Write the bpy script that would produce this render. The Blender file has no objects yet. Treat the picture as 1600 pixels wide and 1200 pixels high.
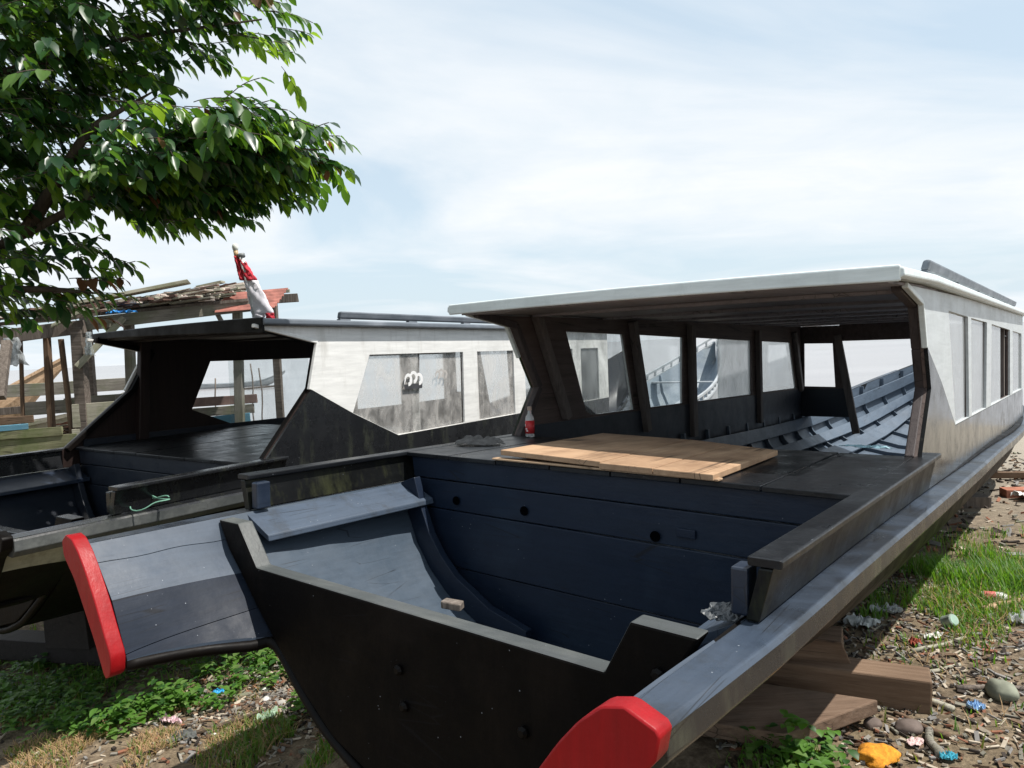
import bpy, bmesh, math, random
from mathutils import Vector, Matrix, noise
from mathutils.geometry import tessellate_polygon
R_ = random.Random(7)
rad = math.radians
scene = bpy.context.scene
COL = scene.collection

# ------------------------------------------------------------------ helpers
class MB:
    """collects polygons, builds ONE mesh object"""
    def __init__(s):
        s.v = []; s.f = []; s.m = []
    def add(s, vs, fs, mi=0):
        b = len(s.v); s.v += [tuple(p) for p in vs]
        for f in fs:
            s.f.append([b + i for i in f]); s.m.append(mi)
        return s
    def box(s, c, size, rot=None, mi=0):
        hx, hy, hz = size[0]/2, size[1]/2, size[2]/2
        P = [Vector((x, y, z)) for x in (-hx, hx) for y in (-hy, hy) for z in (-hz, hz)]
        if rot is not None: P = [rot @ p for p in P]
        c = Vector(c)
        return s.add([p + c for p in P], [(0,1,3,2),(4,6,7,5),(0,4,5,1),(2,3,7,6),(0,2,6,4),(1,5,7,3)], mi)
    def bar(s, p0, p1, w, h, up=(0,0,1), mi=0):
        p0, p1 = Vector(p0), Vector(p1); d = (p1-p0).normalized(); u = Vector(up)
        x = d.cross(u)
        if x.length < 1e-4: x = d.cross(Vector((1,0,0)))
        x.normalize(); z = x.cross(d)
        P = []
        for p in (p0, p1):
            for a, b in ((-1,-1),(1,-1),(1,1),(-1,1)): P.append(p + x*(a*w/2) + z*(b*h/2))
        return s.add(P, [(0,1,2,3),(7,6,5,4),(0,4,5,1),(1,5,6,2),(2,6,7,3),(3,7,4,0)], mi)
    def loft(s, secs, closed=True, cap=True, mi=0):
        n = len(secs[0]); b = len(s.v)
        for q in secs: s.v += [tuple(p) for p in q]
        for i in range(len(secs)-1):
            for j in range(n if closed else n-1):
                k = (j+1) % n
                s.f.append([b+i*n+j, b+i*n+k, b+(i+1)*n+k, b+(i+1)*n+j]); s.m.append(mi)
        if cap and closed:
            for i, rev in ((0, True), (len(secs)-1, False)):
                idx = [b+i*n+j for j in range(n)]
                tri = tessellate_polygon([[Vector(q) for q in secs[i]]])
                for t in tri:
                    s.f.append([idx[a] for a in t]); s.m.append(mi)
        return s
    def tube(s, path, r, seg=8, mi=0):
        path = [Vector(p) for p in path]; secs = []
        for i, p in enumerate(path):
            d = (path[min(i+1, len(path)-1)] - path[max(i-1, 0)]).normalized()
            u = Vector((0,0,1)) if abs(d.z) < .95 else Vector((1,0,0))
            x = d.cross(u).normalized(); y = x.cross(d)
            rr = r[i] if isinstance(r, (list, tuple)) else r
            secs.append([p + x*math.cos(2*math.pi*k/seg)*rr + y*math.sin(2*math.pi*k/seg)*rr for k in range(seg)])
        return s.loft(secs, True, True, mi)
    def lathe(s, prof, seg=20, c=(0,0,0), mi=0):
        secs = [[(c[0]+r*math.cos(2*math.pi*k/seg), c[1]+r*math.sin(2*math.pi*k/seg), c[2]+z) for k in range(seg)] for r, z in prof]
        return s.loft(secs, True, True, mi)
    def plate(s, loops, to3, t, mi=0):
        """2D loops (outer + holes) made into a plate; to3(u,v,w) gives 3D, w in (0,t)"""
        L = [[Vector((a, b, 0)) for a, b in lp] for lp in loops]
        tris = tessellate_polygon(L)
        flat = [p for lp in loops for p in lp]; n = len(flat)
        b = len(s.v)
        s.v += [tuple(to3(a, c, 0)) for a, c in flat] + [tuple(to3(a, c, t)) for a, c in flat]
        for q in tris:
            s.f.append([b+i for i in q]); s.m.append(mi)
            s.f.append([b+n+i for i in reversed(q)]); s.m.append(mi)
        o = 0
        for lp in loops:
            m = len(lp)
            for i in range(m):
                j = (i+1) % m
                s.f.append([b+o+i, b+o+j, b+n+o+j, b+n+o+i]); s.m.append(mi)
            o += m
        return s
    def build(s, name, mats, parent=None, k=1.0, bevel=0, smooth=False, fixn=True, M=None, ang=0):
        me = bpy.data.meshes.new(name)
        V = [Vector(p)*k for p in s.v]
        if M is not None: V = [M @ p for p in V]
        me.from_pydata(V, [], s.f)
        if not isinstance(mats, (list, tuple)): mats = [mats]
        for m in mats: me.materials.append(m)
        me.polygons.foreach_set('material_index', s.m)
        if fixn:
            bm = bmesh.new(); bm.from_mesh(me)
            bmesh.ops.recalc_face_normals(bm, faces=bm.faces)
            if ang:
                for e in bm.edges: e.smooth = e.calc_face_angle(3.1) < rad(ang)
                for fc in bm.faces: fc.smooth = True
            bm.to_mesh(me); bm.free()
        if smooth: me.polygons.foreach_set('use_smooth', [True]*len(me.polygons))
        me.update()
        o = bpy.data.objects.new(name, me); COL.objects.link(o)
        if parent is not None: o.parent = parent
        if bevel:
            md = o.modifiers.new('bevel', 'BEVEL'); md.width = bevel; md.segments = 2; md.limit_method = 'ANGLE'; md.angle_limit = rad(35)
        return o

def tag(o, label=None, cat=None, group=None, kind=None):
    if label: o['label'] = label
    if cat: o['category'] = cat
    if group: o['group'] = group
    if kind: o['kind'] = kind
    elif cat: o['kind'] = 'thing'
    return o
def empty(name, loc=(0,0,0), label=None, cat=None, M=None, group=None, rz=0):
    o = bpy.data.objects.new(name, None); COL.objects.link(o); o.empty_display_size = .2
    if M is not None: o.matrix_world = Matrix.Translation(loc) @ M.to_4x4()
    else:
        o.location = loc; o.rotation_euler = (0,0,rz)
    return tag(o, label, cat, group)
def lerp(a, b, t): return a + (b-a)*t
def interp(tab, y):
    """smooth (hermite) interpolation in a table of (y, value or tuple)"""
    n = len(tab)
    if y <= tab[0][0]: return tab[0][1]
    if y >= tab[-1][0]: return tab[-1][1]
    for i in range(n-1):
        if tab[i][0] <= y <= tab[i+1][0]: break
    y0, y1 = tab[i][0], tab[i+1][0]; t = (y-y0)/(y1-y0)
    def val(f):
        a, b = f(i), f(i+1)
        m0 = (f(i+1)-f(i-1))/(y1-tab[i-1][0]) if i > 0 else (b-a)/(y1-y0)
        m1 = (f(i+2)-f(i))/(tab[i+2][0]-y0) if i+2 < n else (b-a)/(y1-y0)
        h = y1-y0
        return (2*t**3-3*t*t+1)*a + (t**3-2*t*t+t)*h*m0 + (-2*t**3+3*t*t)*b + (t**3-t*t)*h*m1
    return val(lambda j: tab[j][1])

# ------------------------------------------------------------------ materials
def newmat(name):
    m = bpy.data.materials.new(name); m.use_nodes = True
    nt = m.node_tree; nt.nodes.clear()
    out = nt.nodes.new('ShaderNodeOutputMaterial'); b = nt.nodes.new('ShaderNodeBsdfPrincipled')
    nt.links.new(b.outputs[0], out.inputs[0])
    return m, nt, b
def nd(nt, typ, **kw):
    n = nt.nodes.new(typ)
    for k, v in kw.items():
        if k == 'inp':
            for a, c in v.items(): n.inputs[a].default_value = c
        else: setattr(n, k, v)
    return n
def coords(nt, scale=(1,1,1), kind='Object'):
    tc = nd(nt, 'ShaderNodeTexCoord'); mp = nd(nt, 'ShaderNodeMapping')
    mp.inputs['Scale'].default_value = scale
    nt.links.new(tc.outputs[kind], mp.inputs[0]); return mp.outputs[0]
def noi(nt, vec, scale, detail=5, rough=.55, dist=0):
    n = nd(nt, 'ShaderNodeTexNoise', inp={'Scale': scale, 'Detail': detail, 'Roughness': rough, 'Distortion': dist})
    nt.links.new(vec, n.inputs['Vector']); return n.outputs['Fac']
def ramp(nt, fac, stops):
    r = nd(nt, 'ShaderNodeValToRGB'); el = r.color_ramp.elements
    while len(el) < len(stops): el.new(.5)
    for e, (p, c) in zip(el, stops):
        e.position = p; e.color = (c, c, c, 1) if isinstance(c, (int, float)) else (*c, 1)
    nt.links.new(fac, r.inputs[0]); return r.outputs[0]
def mix(nt, fac, a, b, mode='MIX'):
    m = nd(nt, 'ShaderNodeMix', data_type='RGBA', blend_type=mode)
    for sock, v in ((m.inputs[0], fac), (m.inputs[6], a), (m.inputs[7], b)):
        if isinstance(v, (int, float)): sock.default_value = v
        elif isinstance(v, (tuple, list)): sock.default_value = (*v, 1)
        else: nt.links.new(v, sock)
    return m.outputs[2]
def bump(nt, b, h, strength=.3, dist=.005):
    n = nd(nt, 'ShaderNodeBump', inp={'Strength': strength, 'Distance': dist})
    nt.links.new(h, n.inputs['Height']); nt.links.new(n.outputs[0], b.inputs['Normal'])
def paint(name, col, worn, rough=.35, axis=1, specks=.0, wear=.55, grain=.35, spec=.5, dirt=None):
    """old brush paint on planks: wear patches, grain along one axis, tiny pale chips"""
    m, nt, b = newmat(name)
    sc = [14, 14, 14]; sc[axis] = 1.1
    g = coords(nt, sc); o = coords(nt)
    gr = noi(nt, g, 3.0, 6, .65)
    big = noi(nt, o, 2.2, 6, .6, .6)
    w = ramp(nt, big, [(wear-.06, 0), (wear+.12, 1)])
    c = mix(nt, w, col, worn)
    c = mix(nt, ramp(nt, gr, [(.35, .0), (.7, .5)]), c, tuple(x*.6 for x in col))
    if dirt:
        d = noi(nt, coords(nt, (2, 2, .6)), 3.2, 6, .7)
        c = mix(nt, ramp(nt, d, [(.52, 0), (.72, .8)]), c, dirt)
    if specks:
        v = nd(nt, 'ShaderNodeTexVoronoi', inp={'Scale': 34.0}); nt.links.new(o, v.inputs['Vector'])
        a = ramp(nt, v.outputs['Distance'], [(.03, 1), (.075, 0)])
        k = ramp(nt, noi(nt, o, 5, 4, .7), [(.60-specks*.1, 0), (.66-specks*.1, 1)])
        c = mix(nt, mix(nt, 1.0, a, k, 'MULTIPLY'), c, (.26, .28, .31))
        # thin checks running with the grain
        sc2 = [30, 30, 30]; sc2[axis] = .9
        vv = nd(nt, 'ShaderNodeTexVoronoi', feature='DISTANCE_TO_EDGE', inp={'Scale': .55}); nt.links.new(coords(nt, sc2), vv.inputs['Vector'])
        ck = ramp(nt, vv.outputs['Distance'], [(.006, 1), (.014, 0)])
        ck2 = ramp(nt, noi(nt, o, 3.5, 2), [(.56, 0), (.62, .7)])
        c = mix(nt, mix(nt, 1.0, ck, ck2, 'MULTIPLY'), c, (.006, .006, .007))
    nt.links.new(c, b.inputs['Base Color'])
    r = ramp(nt, noi(nt, o, 6, 6, .7), [(.3, max(.06, rough-.12)), (.7, rough+.14)])
    nt.links.new(r, b.inputs['Roughness'])
    b.inputs['Specular IOR Level'].default_value = spec
    h = mix(nt, .5, gr, noi(nt, o, 30, 3))
    bump(nt, b, h, grain, .004)
    return m
def wood(name, c0, c1, c2, axis=0, rough=.75, scale=1.0, dirt=None, knots=True, bumpk=.6):
    m, nt, b = newmat(name)
    sc = [16*scale]*3; sc[axis] = .9*scale
    g = coords(nt, sc)
    gr = noi(nt, g, 2.6, 8, .72, .15)
    c = ramp(nt, gr, [(.28, c0), (.5, c1), (.74, c2)])
    big = noi(nt, coords(nt), 1.7*scale, 5, .6)
    c = mix(nt, ramp(nt, big, [(.35, .0), (.75, .55)]), c, tuple(x*.55 for x in c0))
    if dirt:
        d = noi(nt, coords(nt), 3.1, 6, .7)
        c = mix(nt, ramp(nt, d, [(.46, 0), (.66, .85)]), c, dirt)
    sc2 = [26*scale]*3; sc2[axis] = .8*scale
    vv = nd(nt, 'ShaderNodeTexVoronoi', feature='DISTANCE_TO_EDGE', inp={'Scale': .9}); nt.links.new(coords(nt, sc2), vv.inputs['Vector'])
    ck = mix(nt, 1.0, ramp(nt, vv.outputs['Distance'], [(.01, 1), (.03, 0)]), ramp(nt, noi(nt, coords(nt), 4.5*scale, 3), [(.50, 0), (.60, .8)]), 'MULTIPLY')
    c = mix(nt, ck, c, tuple(x*.22 for x in c0))
    nt.links.new(c, b.inputs['Base Color']); b.inputs['Roughness'].default_value = rough
    b.inputs['Specular IOR Level'].default_value = .3
    bump(nt, b, gr, bumpk, .006)
    return m
def plain(name, col, rough=.6, var=.35, scale=12, spec=.4, bumpk=.25, trans=0, metal=0):
    m, nt, b = newmat(name)
    n = noi(nt, coords(nt), scale, 5, .6)
    c = mix(nt, ramp(nt, n, [(.3, 0), (.7, 1)]), tuple(x*(1-var) for x in col), tuple(min(1, x*(1+var*.6)) for x in col))
    nt.links.new(c, b.inputs['Base Color']); b.inputs['Roughness'].default_value = rough
    b.inputs['Specular IOR Level'].default_value = spec; b.inputs['Metallic'].default_value = metal
    if trans: b.inputs['Transmission Weight'].default_value = trans
    if bumpk: bump(nt, b, n, bumpk, .004)
    return m
def glass(name, dust=.25, tint=(.62, .64, .64), blotch=.2, scale=4):
    m = bpy.data.materials.new(name); m.use_nodes = True; nt = m.node_tree; nt.nodes.clear()
    out = nd(nt, 'ShaderNodeOutputMaterial'); tr = nd(nt, 'ShaderNodeBsdfTransparent', inp={'Color': (.93, .95, .95, 1)})
    df = nd(nt, 'ShaderNodeBsdfDiffuse', inp={'Color': (*tint, 1)}); tl = nd(nt, 'ShaderNodeBsdfTranslucent', inp={'Color': (*tint, 1)})
    gl = nd(nt, 'ShaderNodeBsdfGlossy', inp={'Roughness': .06}); lw = nd(nt, 'ShaderNodeLayerWeight', inp={'Blend': .5}); pw = nd(nt, 'ShaderNodeMath', operation='POWER', inp={1: 5.0}); nt.links.new(lw.outputs['Facing'], pw.inputs[0]); fr = nd(nt, 'ShaderNodeMath', operation='MULTIPLY_ADD', inp={1: 1.0, 2: .025}); nt.links.new(pw.outputs[0], fr.inputs[0])
    a = nd(nt, 'ShaderNodeMixShader', inp={0: .2}); nt.links.new(df.outputs[0], a.inputs[1]); nt.links.new(tl.outputs[0], a.inputs[2])
    n = noi(nt, coords(nt, (1, 1, .6)), scale, 6, .7, .5)
    f = ramp(nt, n, [(.38, max(0, dust-blotch)), (.68, min(1, dust+blotch))])
    s = nd(nt, 'ShaderNodeMixShader'); nt.links.new(f, s.inputs[0]); nt.links.new(tr.outputs[0], s.inputs[1]); nt.links.new(a.outputs[0], s.inputs[2])
    t = nd(nt, 'ShaderNodeMixShader'); nt.links.new(fr.outputs[0], t.inputs[0]); nt.links.new(s.outputs[0], t.inputs[1]); nt.links.new(gl.outputs[0], t.inputs[2])
    nt.links.new(t.outputs[0], out.inputs[0]); return m

NAVY   = paint('navy_gloss_paint', (.014, .022, .040), (.024, .035, .056), .34, 1, specks=.6, grain=.3)
NAVYX  = paint('navy_bulkhead_paint', (.008, .015, .031), (.013, .023, .041), .45, 0, spec=.3, specks=.5, grain=.45)
BLUEG  = paint('blue_grey_rail_paint', (.052, .072, .104), (.04, .054, .078), .5, 1, specks=1.2, wear=.6, grain=.3, spec=.35, dirt=(.03, .034, .04))
BLACK  = paint('black_gloss_paint', (.012, .013, .015), (.02, .021, .023), .26, 1, specks=.5, wear=.6, grain=.25, dirt=(.05, .055, .04))
BOWBRD = paint('black_bow_board', (.0032, .0027, .0025), (.010, .008, .007), .6, 0, specks=.6, wear=.56, grain=.6, spec=.07, dirt=(.008, .006, .005))
TARRY  = paint('black_hull_tar', (.0032, .0026, .0024), (.006, .004, .003), .5, 1, grain=.4, spec=.12)
STRK   = paint('mossy_black_strake', (.004, .0045, .005), (.008, .009, .009), .38, 1, specks=.5, wear=.6, grain=.35, dirt=(.035, .038, .018), spec=.22)
LOWBLK = paint('black_panel_gloss', (.012, .013, .014), (.022, .024, .02), .16, 1, specks=.3, wear=.6, grain=.08, dirt=(.05, .05, .04))
DECKM  = paint('black_deck_paint', (.006, .007, .009), (.018, .021, .025), .34, 1, specks=.9, wear=.58, grain=.5, spec=.35)
RAILP  = paint('patchy_rail_paint', (.040, .055, .080), (.010, .012, .016), .34, 1, specks=1.2, wear=.47, grain=.35, spec=.45, dirt=(.02, .023, .026))
WINGLIT  = paint('wing_sheen_paint', (.048, .066, .094), (.038, .053, .076), .5, 1, specks=1.2, wear=.6, grain=.25, spec=.42)  # wing's upper plank: sun and sky sheen put into a paler blue
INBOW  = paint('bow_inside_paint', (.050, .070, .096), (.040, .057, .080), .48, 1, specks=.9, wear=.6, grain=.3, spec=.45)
WINGDIM  = paint('wing_dim_paint', (.010, .015, .026), (.014, .02, .033), .5, 1, specks=1.0, grain=.25, spec=.16)  # lower plank, same gloss paint: duller reflection put in as darker colour
RED    = paint('red_gloss_paint', (.27, .004, .007), (.32, .009, .010), .42, 2, wear=.6, grain=.6, dirt=(.2, .006, .006), spec=.25)
WHITE  = paint('white_wall_paint', (.50, .535, .545), (.46, .495, .50), .4, 1, wear=.66, grain=.15)
WHITEB = paint('chalky_white_paint', (.76, .76, .74), (.68, .68, .66), .55, 1, wear=.58, grain=.35, dirt=(.50, .49, .46))
EDGEW  = paint('white_roof_edge_paint', (.66, .72, .72), (.58, .64, .65), .35, 0, wear=.65, grain=.3, dirt=(.5, .55, .55))
GREYP  = paint('grey_rail_paint', (.12, .14, .165), (.2, .22, .25), .5, 1, wear=.52, grain=.5)
WORN   = paint('worn_grey_edge_paint', (.05, .056, .056), (.10, .105, .10), .55, 0, specks=1.0, wear=.52, grain=.6, dirt=(.05, .055, .06))
DARKW  = wood('dark_brown_lining', (.06, .044, .040), (.105, .078, .07), (.15, .112, .10), 1, .6, .7, bumpk=.4)
CEIL   = wood('dark_ceiling_boards', (.20, .185, .20), (.27, .25, .27), (.33, .305, .325), 1, .6, .7, bumpk=.35)
FPOST  = wood('dark_front_post', (.035, .028, .028), (.06, .048, .048), (.085, .07, .07), 2, .6, 1.0)
POSTM  = wood('dark_post_wood', (.085, .072, .066), (.14, .12, .11), (.2, .17, .155), 2, .65, 1.0)
DARKB  = wood('near_black_boards', (.012,.010,.010), (.02,.016,.016), (.03,.024,.024), 1, .6, .7)  # near-black wood, also on the timbers under the black boat's bow
REDBR  = wood('red_brown_lining', (.014, .008, .007), (.024, .014, .012), (.036, .021, .018), 2, .55, .7)
INNER  = paint('inner_blue_grey_paint', (.085, .115, .155), (.058, .08, .11), .40, 1, specks=.4, wear=.58, grain=.3)
INNERD = paint('inner_dark_blue_paint', (.010, .015, .026), (.015, .022, .034), .45, 1, wear=.58, grain=.3)
OLIVE  = paint('weathered_olive_plank', (.42, .44, .35), (.52, .53, .44), .7, 1, wear=.5, grain=.5, dirt=(.09, .09, .06))
PLY    = wood('raw_plywood', (.31, .19, .115), (.45, .29, .175), (.54, .37, .235), 1, .7, .5, bumpk=.2, dirt=(.2, .12, .07))
TIMBER = wood('old_brown_timber', (.09, .055, .035), (.17, .11, .07), (.26, .18, .125), 0, .85)
TIMBERG= wood('grey_weathered_timber', (.14, .125, .105), (.26, .24, .205), (.38, .355, .31), 0, .9, dirt=(.15, .16, .10))
TIMBERZ= wood('dark_weathered_post', (.07, .057, .048), (.15, .125, .105), (.27, .23, .2), 2, .9)
MOSSY  = wood('mossy_plank', (.13, .13, .075), (.23, .23, .13), (.33, .32, .21), 0, .9, dirt=(.10, .13, .045))
PALEW  = wood('pale_bleached_plank', (.24, .225, .17), (.38, .36, .29), (.50, .48, .40), 0, .9, dirt=(.2, .21, .13))
TANW   = wood('fresh_tan_plank', (.30, .19, .11), (.44, .30, .19), (.55, .40, .27), 0, .75)
RUST   = plain('rusty_sheet', (.34, .13, .10), .7, .5, 9)
BLUETARP = plain('blue_plastic', (.03, .24, .62), .4, .3, 20)
BLUEPL = paint('faded_blue_plank', (.10, .26, .36), (.18, .32, .38), .7, 0, wear=.5, grain=.5)
GL_A   = glass('dusty_window', .22, blotch=.14)
GL_C   = glass('clear_window', .05, blotch=.04)
GL_H   = glass('hazy_window', .42, (.80, .83, .84), .08)
GL_D   = glass('dirty_window', .29, (.80, .77, .74), .18, 7)
STEEL  = plain('dull_steel', (.3, .3, .3), .4, .4, 30, metal=.8)
DARK   = plain('dark_hole', (.0015, .0015, .002), .9, .2, spec=0)

# ------------------------------------------------------------------ world, sun, camera
SUN = Vector((.504, -.128, 1.0)).normalized()
elev = math.asin(SUN.z); azim = math.atan2(SUN.x, SUN.y)
w = bpy.data.worlds.new('World'); scene.world = w; w.use_nodes = True
nt = w.node_tree; nt.nodes.clear()
wo = nd(nt, 'ShaderNodeOutputWorld'); bg = nd(nt, 'ShaderNodeBackground', inp={'Strength': .082})
sky = nd(nt, 'ShaderNodeTexSky', sky_type='NISHITA', sun_disc=False, sun_elevation=elev, sun_rotation=azim, air_density=1.2, dust_density=1.5, ozone_density=1.6)
tc = nd(nt, 'ShaderNodeTexCoord'); sep = nd(nt, 'ShaderNodeSeparateXYZ'); nt.links.new(tc.outputs['Generated'], sep.inputs[0])
den = nd(nt, 'ShaderNodeMath', operation='ADD', inp={1: .16}); nt.links.new(sep.outputs[2], den.inputs[0])
mx = nd(nt, 'ShaderNodeMath', operation='MAXIMUM', inp={1: .05}); nt.links.new(den.outputs[0], mx.inputs[0])
dv = nd(nt, 'ShaderNodeVectorMath', operation='DIVIDE'); nt.links.new(tc.outputs['Generated'], dv.inputs[0])
cb = nd(nt, 'ShaderNodeCombineXYZ')
for i in range(3): nt.links.new(mx.outputs[0], cb.inputs[i])
nt.links.new(cb.outputs[0], dv.inputs[1])
mp = nd(nt, 'ShaderNodeMapping'); nt.links.new(dv.outputs[0], mp.inputs[0])
mp.inputs['Scale'].default_value = (.75, .95, 0); mp.inputs['Rotation'].default_value = (0, 0, rad(-20)); mp.inputs['Location'].default_value = (3.4, 1.7, 0)
cn = noi(nt, mp.outputs[0], .62, 7, .55, .7)
cn2 = noi(nt, mp.outputs[0], 2.6, 6, .6, .4)
cm = ramp(nt, cn, [(.39, 0), (.53, .7), (.66, 1)])
shade = ramp(nt, cn2, [(.3, (8.0, 8.6, 9.1)), (.62, (9.2, 9.4, 9.6))])
hz = ramp(nt, sep.outputs[2], [(0.0, .70), (.05, .45), (.25, .25)])
veil = mix(nt, hz, sky.outputs[0], (7.2, 8.4, 9.2))
veil2 = mix(nt, .55, veil, (7.4, 8.9, 10.1))
cc = mix(nt, cm, veil2, shade)
nt.links.new(cc, bg.inputs[0]); nt.links.new(bg.outputs[0], wo.inputs[0])

sl = bpy.data.lights.new('sun', 'SUN'); sl.energy = 5.0; sl.angle = rad(.5); sl.color = (1, .955, .89)
so = bpy.data.objects.new('sun', sl); COL.objects.link(so); so.location = (6, 0, 12)
so.rotation_euler = SUN.to_track_quat('Z', 'Y').to_euler()

cam = bpy.data.cameras.new('camera'); cam.lens = 26.1; cam.sensor_width = 36; cam.clip_end = 9000; cam.clip_start = .05
co = bpy.data.objects.new('camera', cam); COL.objects.link(co)
co.matrix_world = Matrix.Translation((0, 0, 1.6)) @ Matrix(((.99884999, .0479448, 0), (-.00243263, .05067979, -.99871199), (-.04788305, .99756346, .05073814))).to_4x4()
scene.camera = co
scene.render.resolution_x = 1024; scene.render.resolution_y = 768
scene.view_settings.view_transform = 'Standard'; scene.view_settings.look = 'None'
scene.view_settings.exposure = .42; scene.view_settings.gamma = 1

# ------------------------------------------------------------------ the setting: ground and sea
def gz(x, y):
    b = 0 if y < 3.5 else -.045*(y-3.5)
    # the soil drops away on the left of the big boat's bow
    sx = max(0, min(1, (-.45-x)/.75)); sy = max(0, min(1, (6.6-y)/1.8))
    b -= .35*sx*sx*(3-2*sx)*sy*sy*(3-2*sy)
    return max(b, -.9)
def gh(x, y):
    return gz(x, y) + .03*noise.noise((x*.9, y*.9, 0)) + .012*noise.noise((x*3.1, y*3.1, 3)) + .005*noise.noise((x*11, y*11, 5))
def ground():
    def axis(a0, a1, fine0, fine1, st):
        r = []; x = a0
        while x < a1:
            r.append(x)
            if fine0 <= x < fine1: x += st
            else:
                d = fine0-x if x < fine0 else x-fine1
                stp = max(st, d*.35+st)
                x = min(x+stp, fine0) if x < fine0 else x+stp
        r.append(a1); return r
    xs = axis(-60, 60, -5, 6, .055); ys = axis(-30, 24, 1.2, 9, .055)
    V = [(x, y, gh(x, y)) for y in ys for x in xs]; n = len(xs)
    F = [(j*n+i, j*n+i+1, (j+1)*n+i+1, (j+1)*n+i) for j in range(len(ys)-1) for i in range(n-1)]
    m, nt, b = newmat('littered_soil')
    o = coords(nt)
    n1 = noi(nt, o, 1.1, 6, .6); n2 = noi(nt, o, 14, 8, .7); n3 = noi(nt, o, 60, 5, .7)
    c = ramp(nt, n2, [(.30, (.06, .045, .03)), (.5, (.18, .137, .093)), (.68, (.33, .26, .18))])
    c = mix(nt, ramp(nt, n1, [(.42, 0), (.62, .6)]), c, (.20, .155, .09))
    c = mix(nt, ramp(nt, n3, [(.35, .5), (.6, 0)]), c, (.03, .024, .018))
    sp = nd(nt, 'ShaderNodeSeparateXYZ'); nt.links.new(o, sp.inputs[0])
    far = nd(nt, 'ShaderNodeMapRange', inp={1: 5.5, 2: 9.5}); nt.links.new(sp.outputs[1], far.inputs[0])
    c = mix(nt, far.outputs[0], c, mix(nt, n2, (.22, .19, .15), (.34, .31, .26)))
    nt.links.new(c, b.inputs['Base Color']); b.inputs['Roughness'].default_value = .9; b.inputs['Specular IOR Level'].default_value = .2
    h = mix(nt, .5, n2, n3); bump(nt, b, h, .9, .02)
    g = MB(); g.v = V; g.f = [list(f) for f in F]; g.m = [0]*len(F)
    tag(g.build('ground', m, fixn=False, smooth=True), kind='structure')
ground()
def sea():
    m, nt, b = newmat('pale_muddy_water')
    o = coords(nt, (1, 1, 1))
    wv = noi(nt, coords(nt, (.12, .8, 1)), 1.2, 6, .6, .3); wf = noi(nt, coords(nt, (.05, .16, 1)), .9, 5, .6, .2)
    c = mix(nt, ramp(nt, wf, [(.35, 0), (.65, 1)]), (.22, .205, .205), (.28, .265, .265))
    nt.links.new(c, b.inputs['Base Color'])
    b.inputs['Roughness'].default_value = .22; b.inputs['Specular IOR Level'].default_value = .5
    h = mix(nt, .5, wv, wf); bump(nt, b, h, .35, .12)
    s = MB(); ys = [9.5, 12, 16, 24, 40, 80, 200, 600, 2000, 7000]
    V = []; F = []
    xs = [-7000, -600, -80, -20, -8, 0, 8, 20, 80, 600, 7000]
    for y in ys:
        for x in xs: V.append((x, y, -.46))
    n = len(xs)
    s.add(V, [(j*n+i, j*n+i+1, (j+1)*n+i+1, (j+1)*n+i) for j in range(len(ys)-1) for i in range(n-1)])
    tag(s.build('sea', m, fixn=False), kind='structure')
sea()

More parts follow.
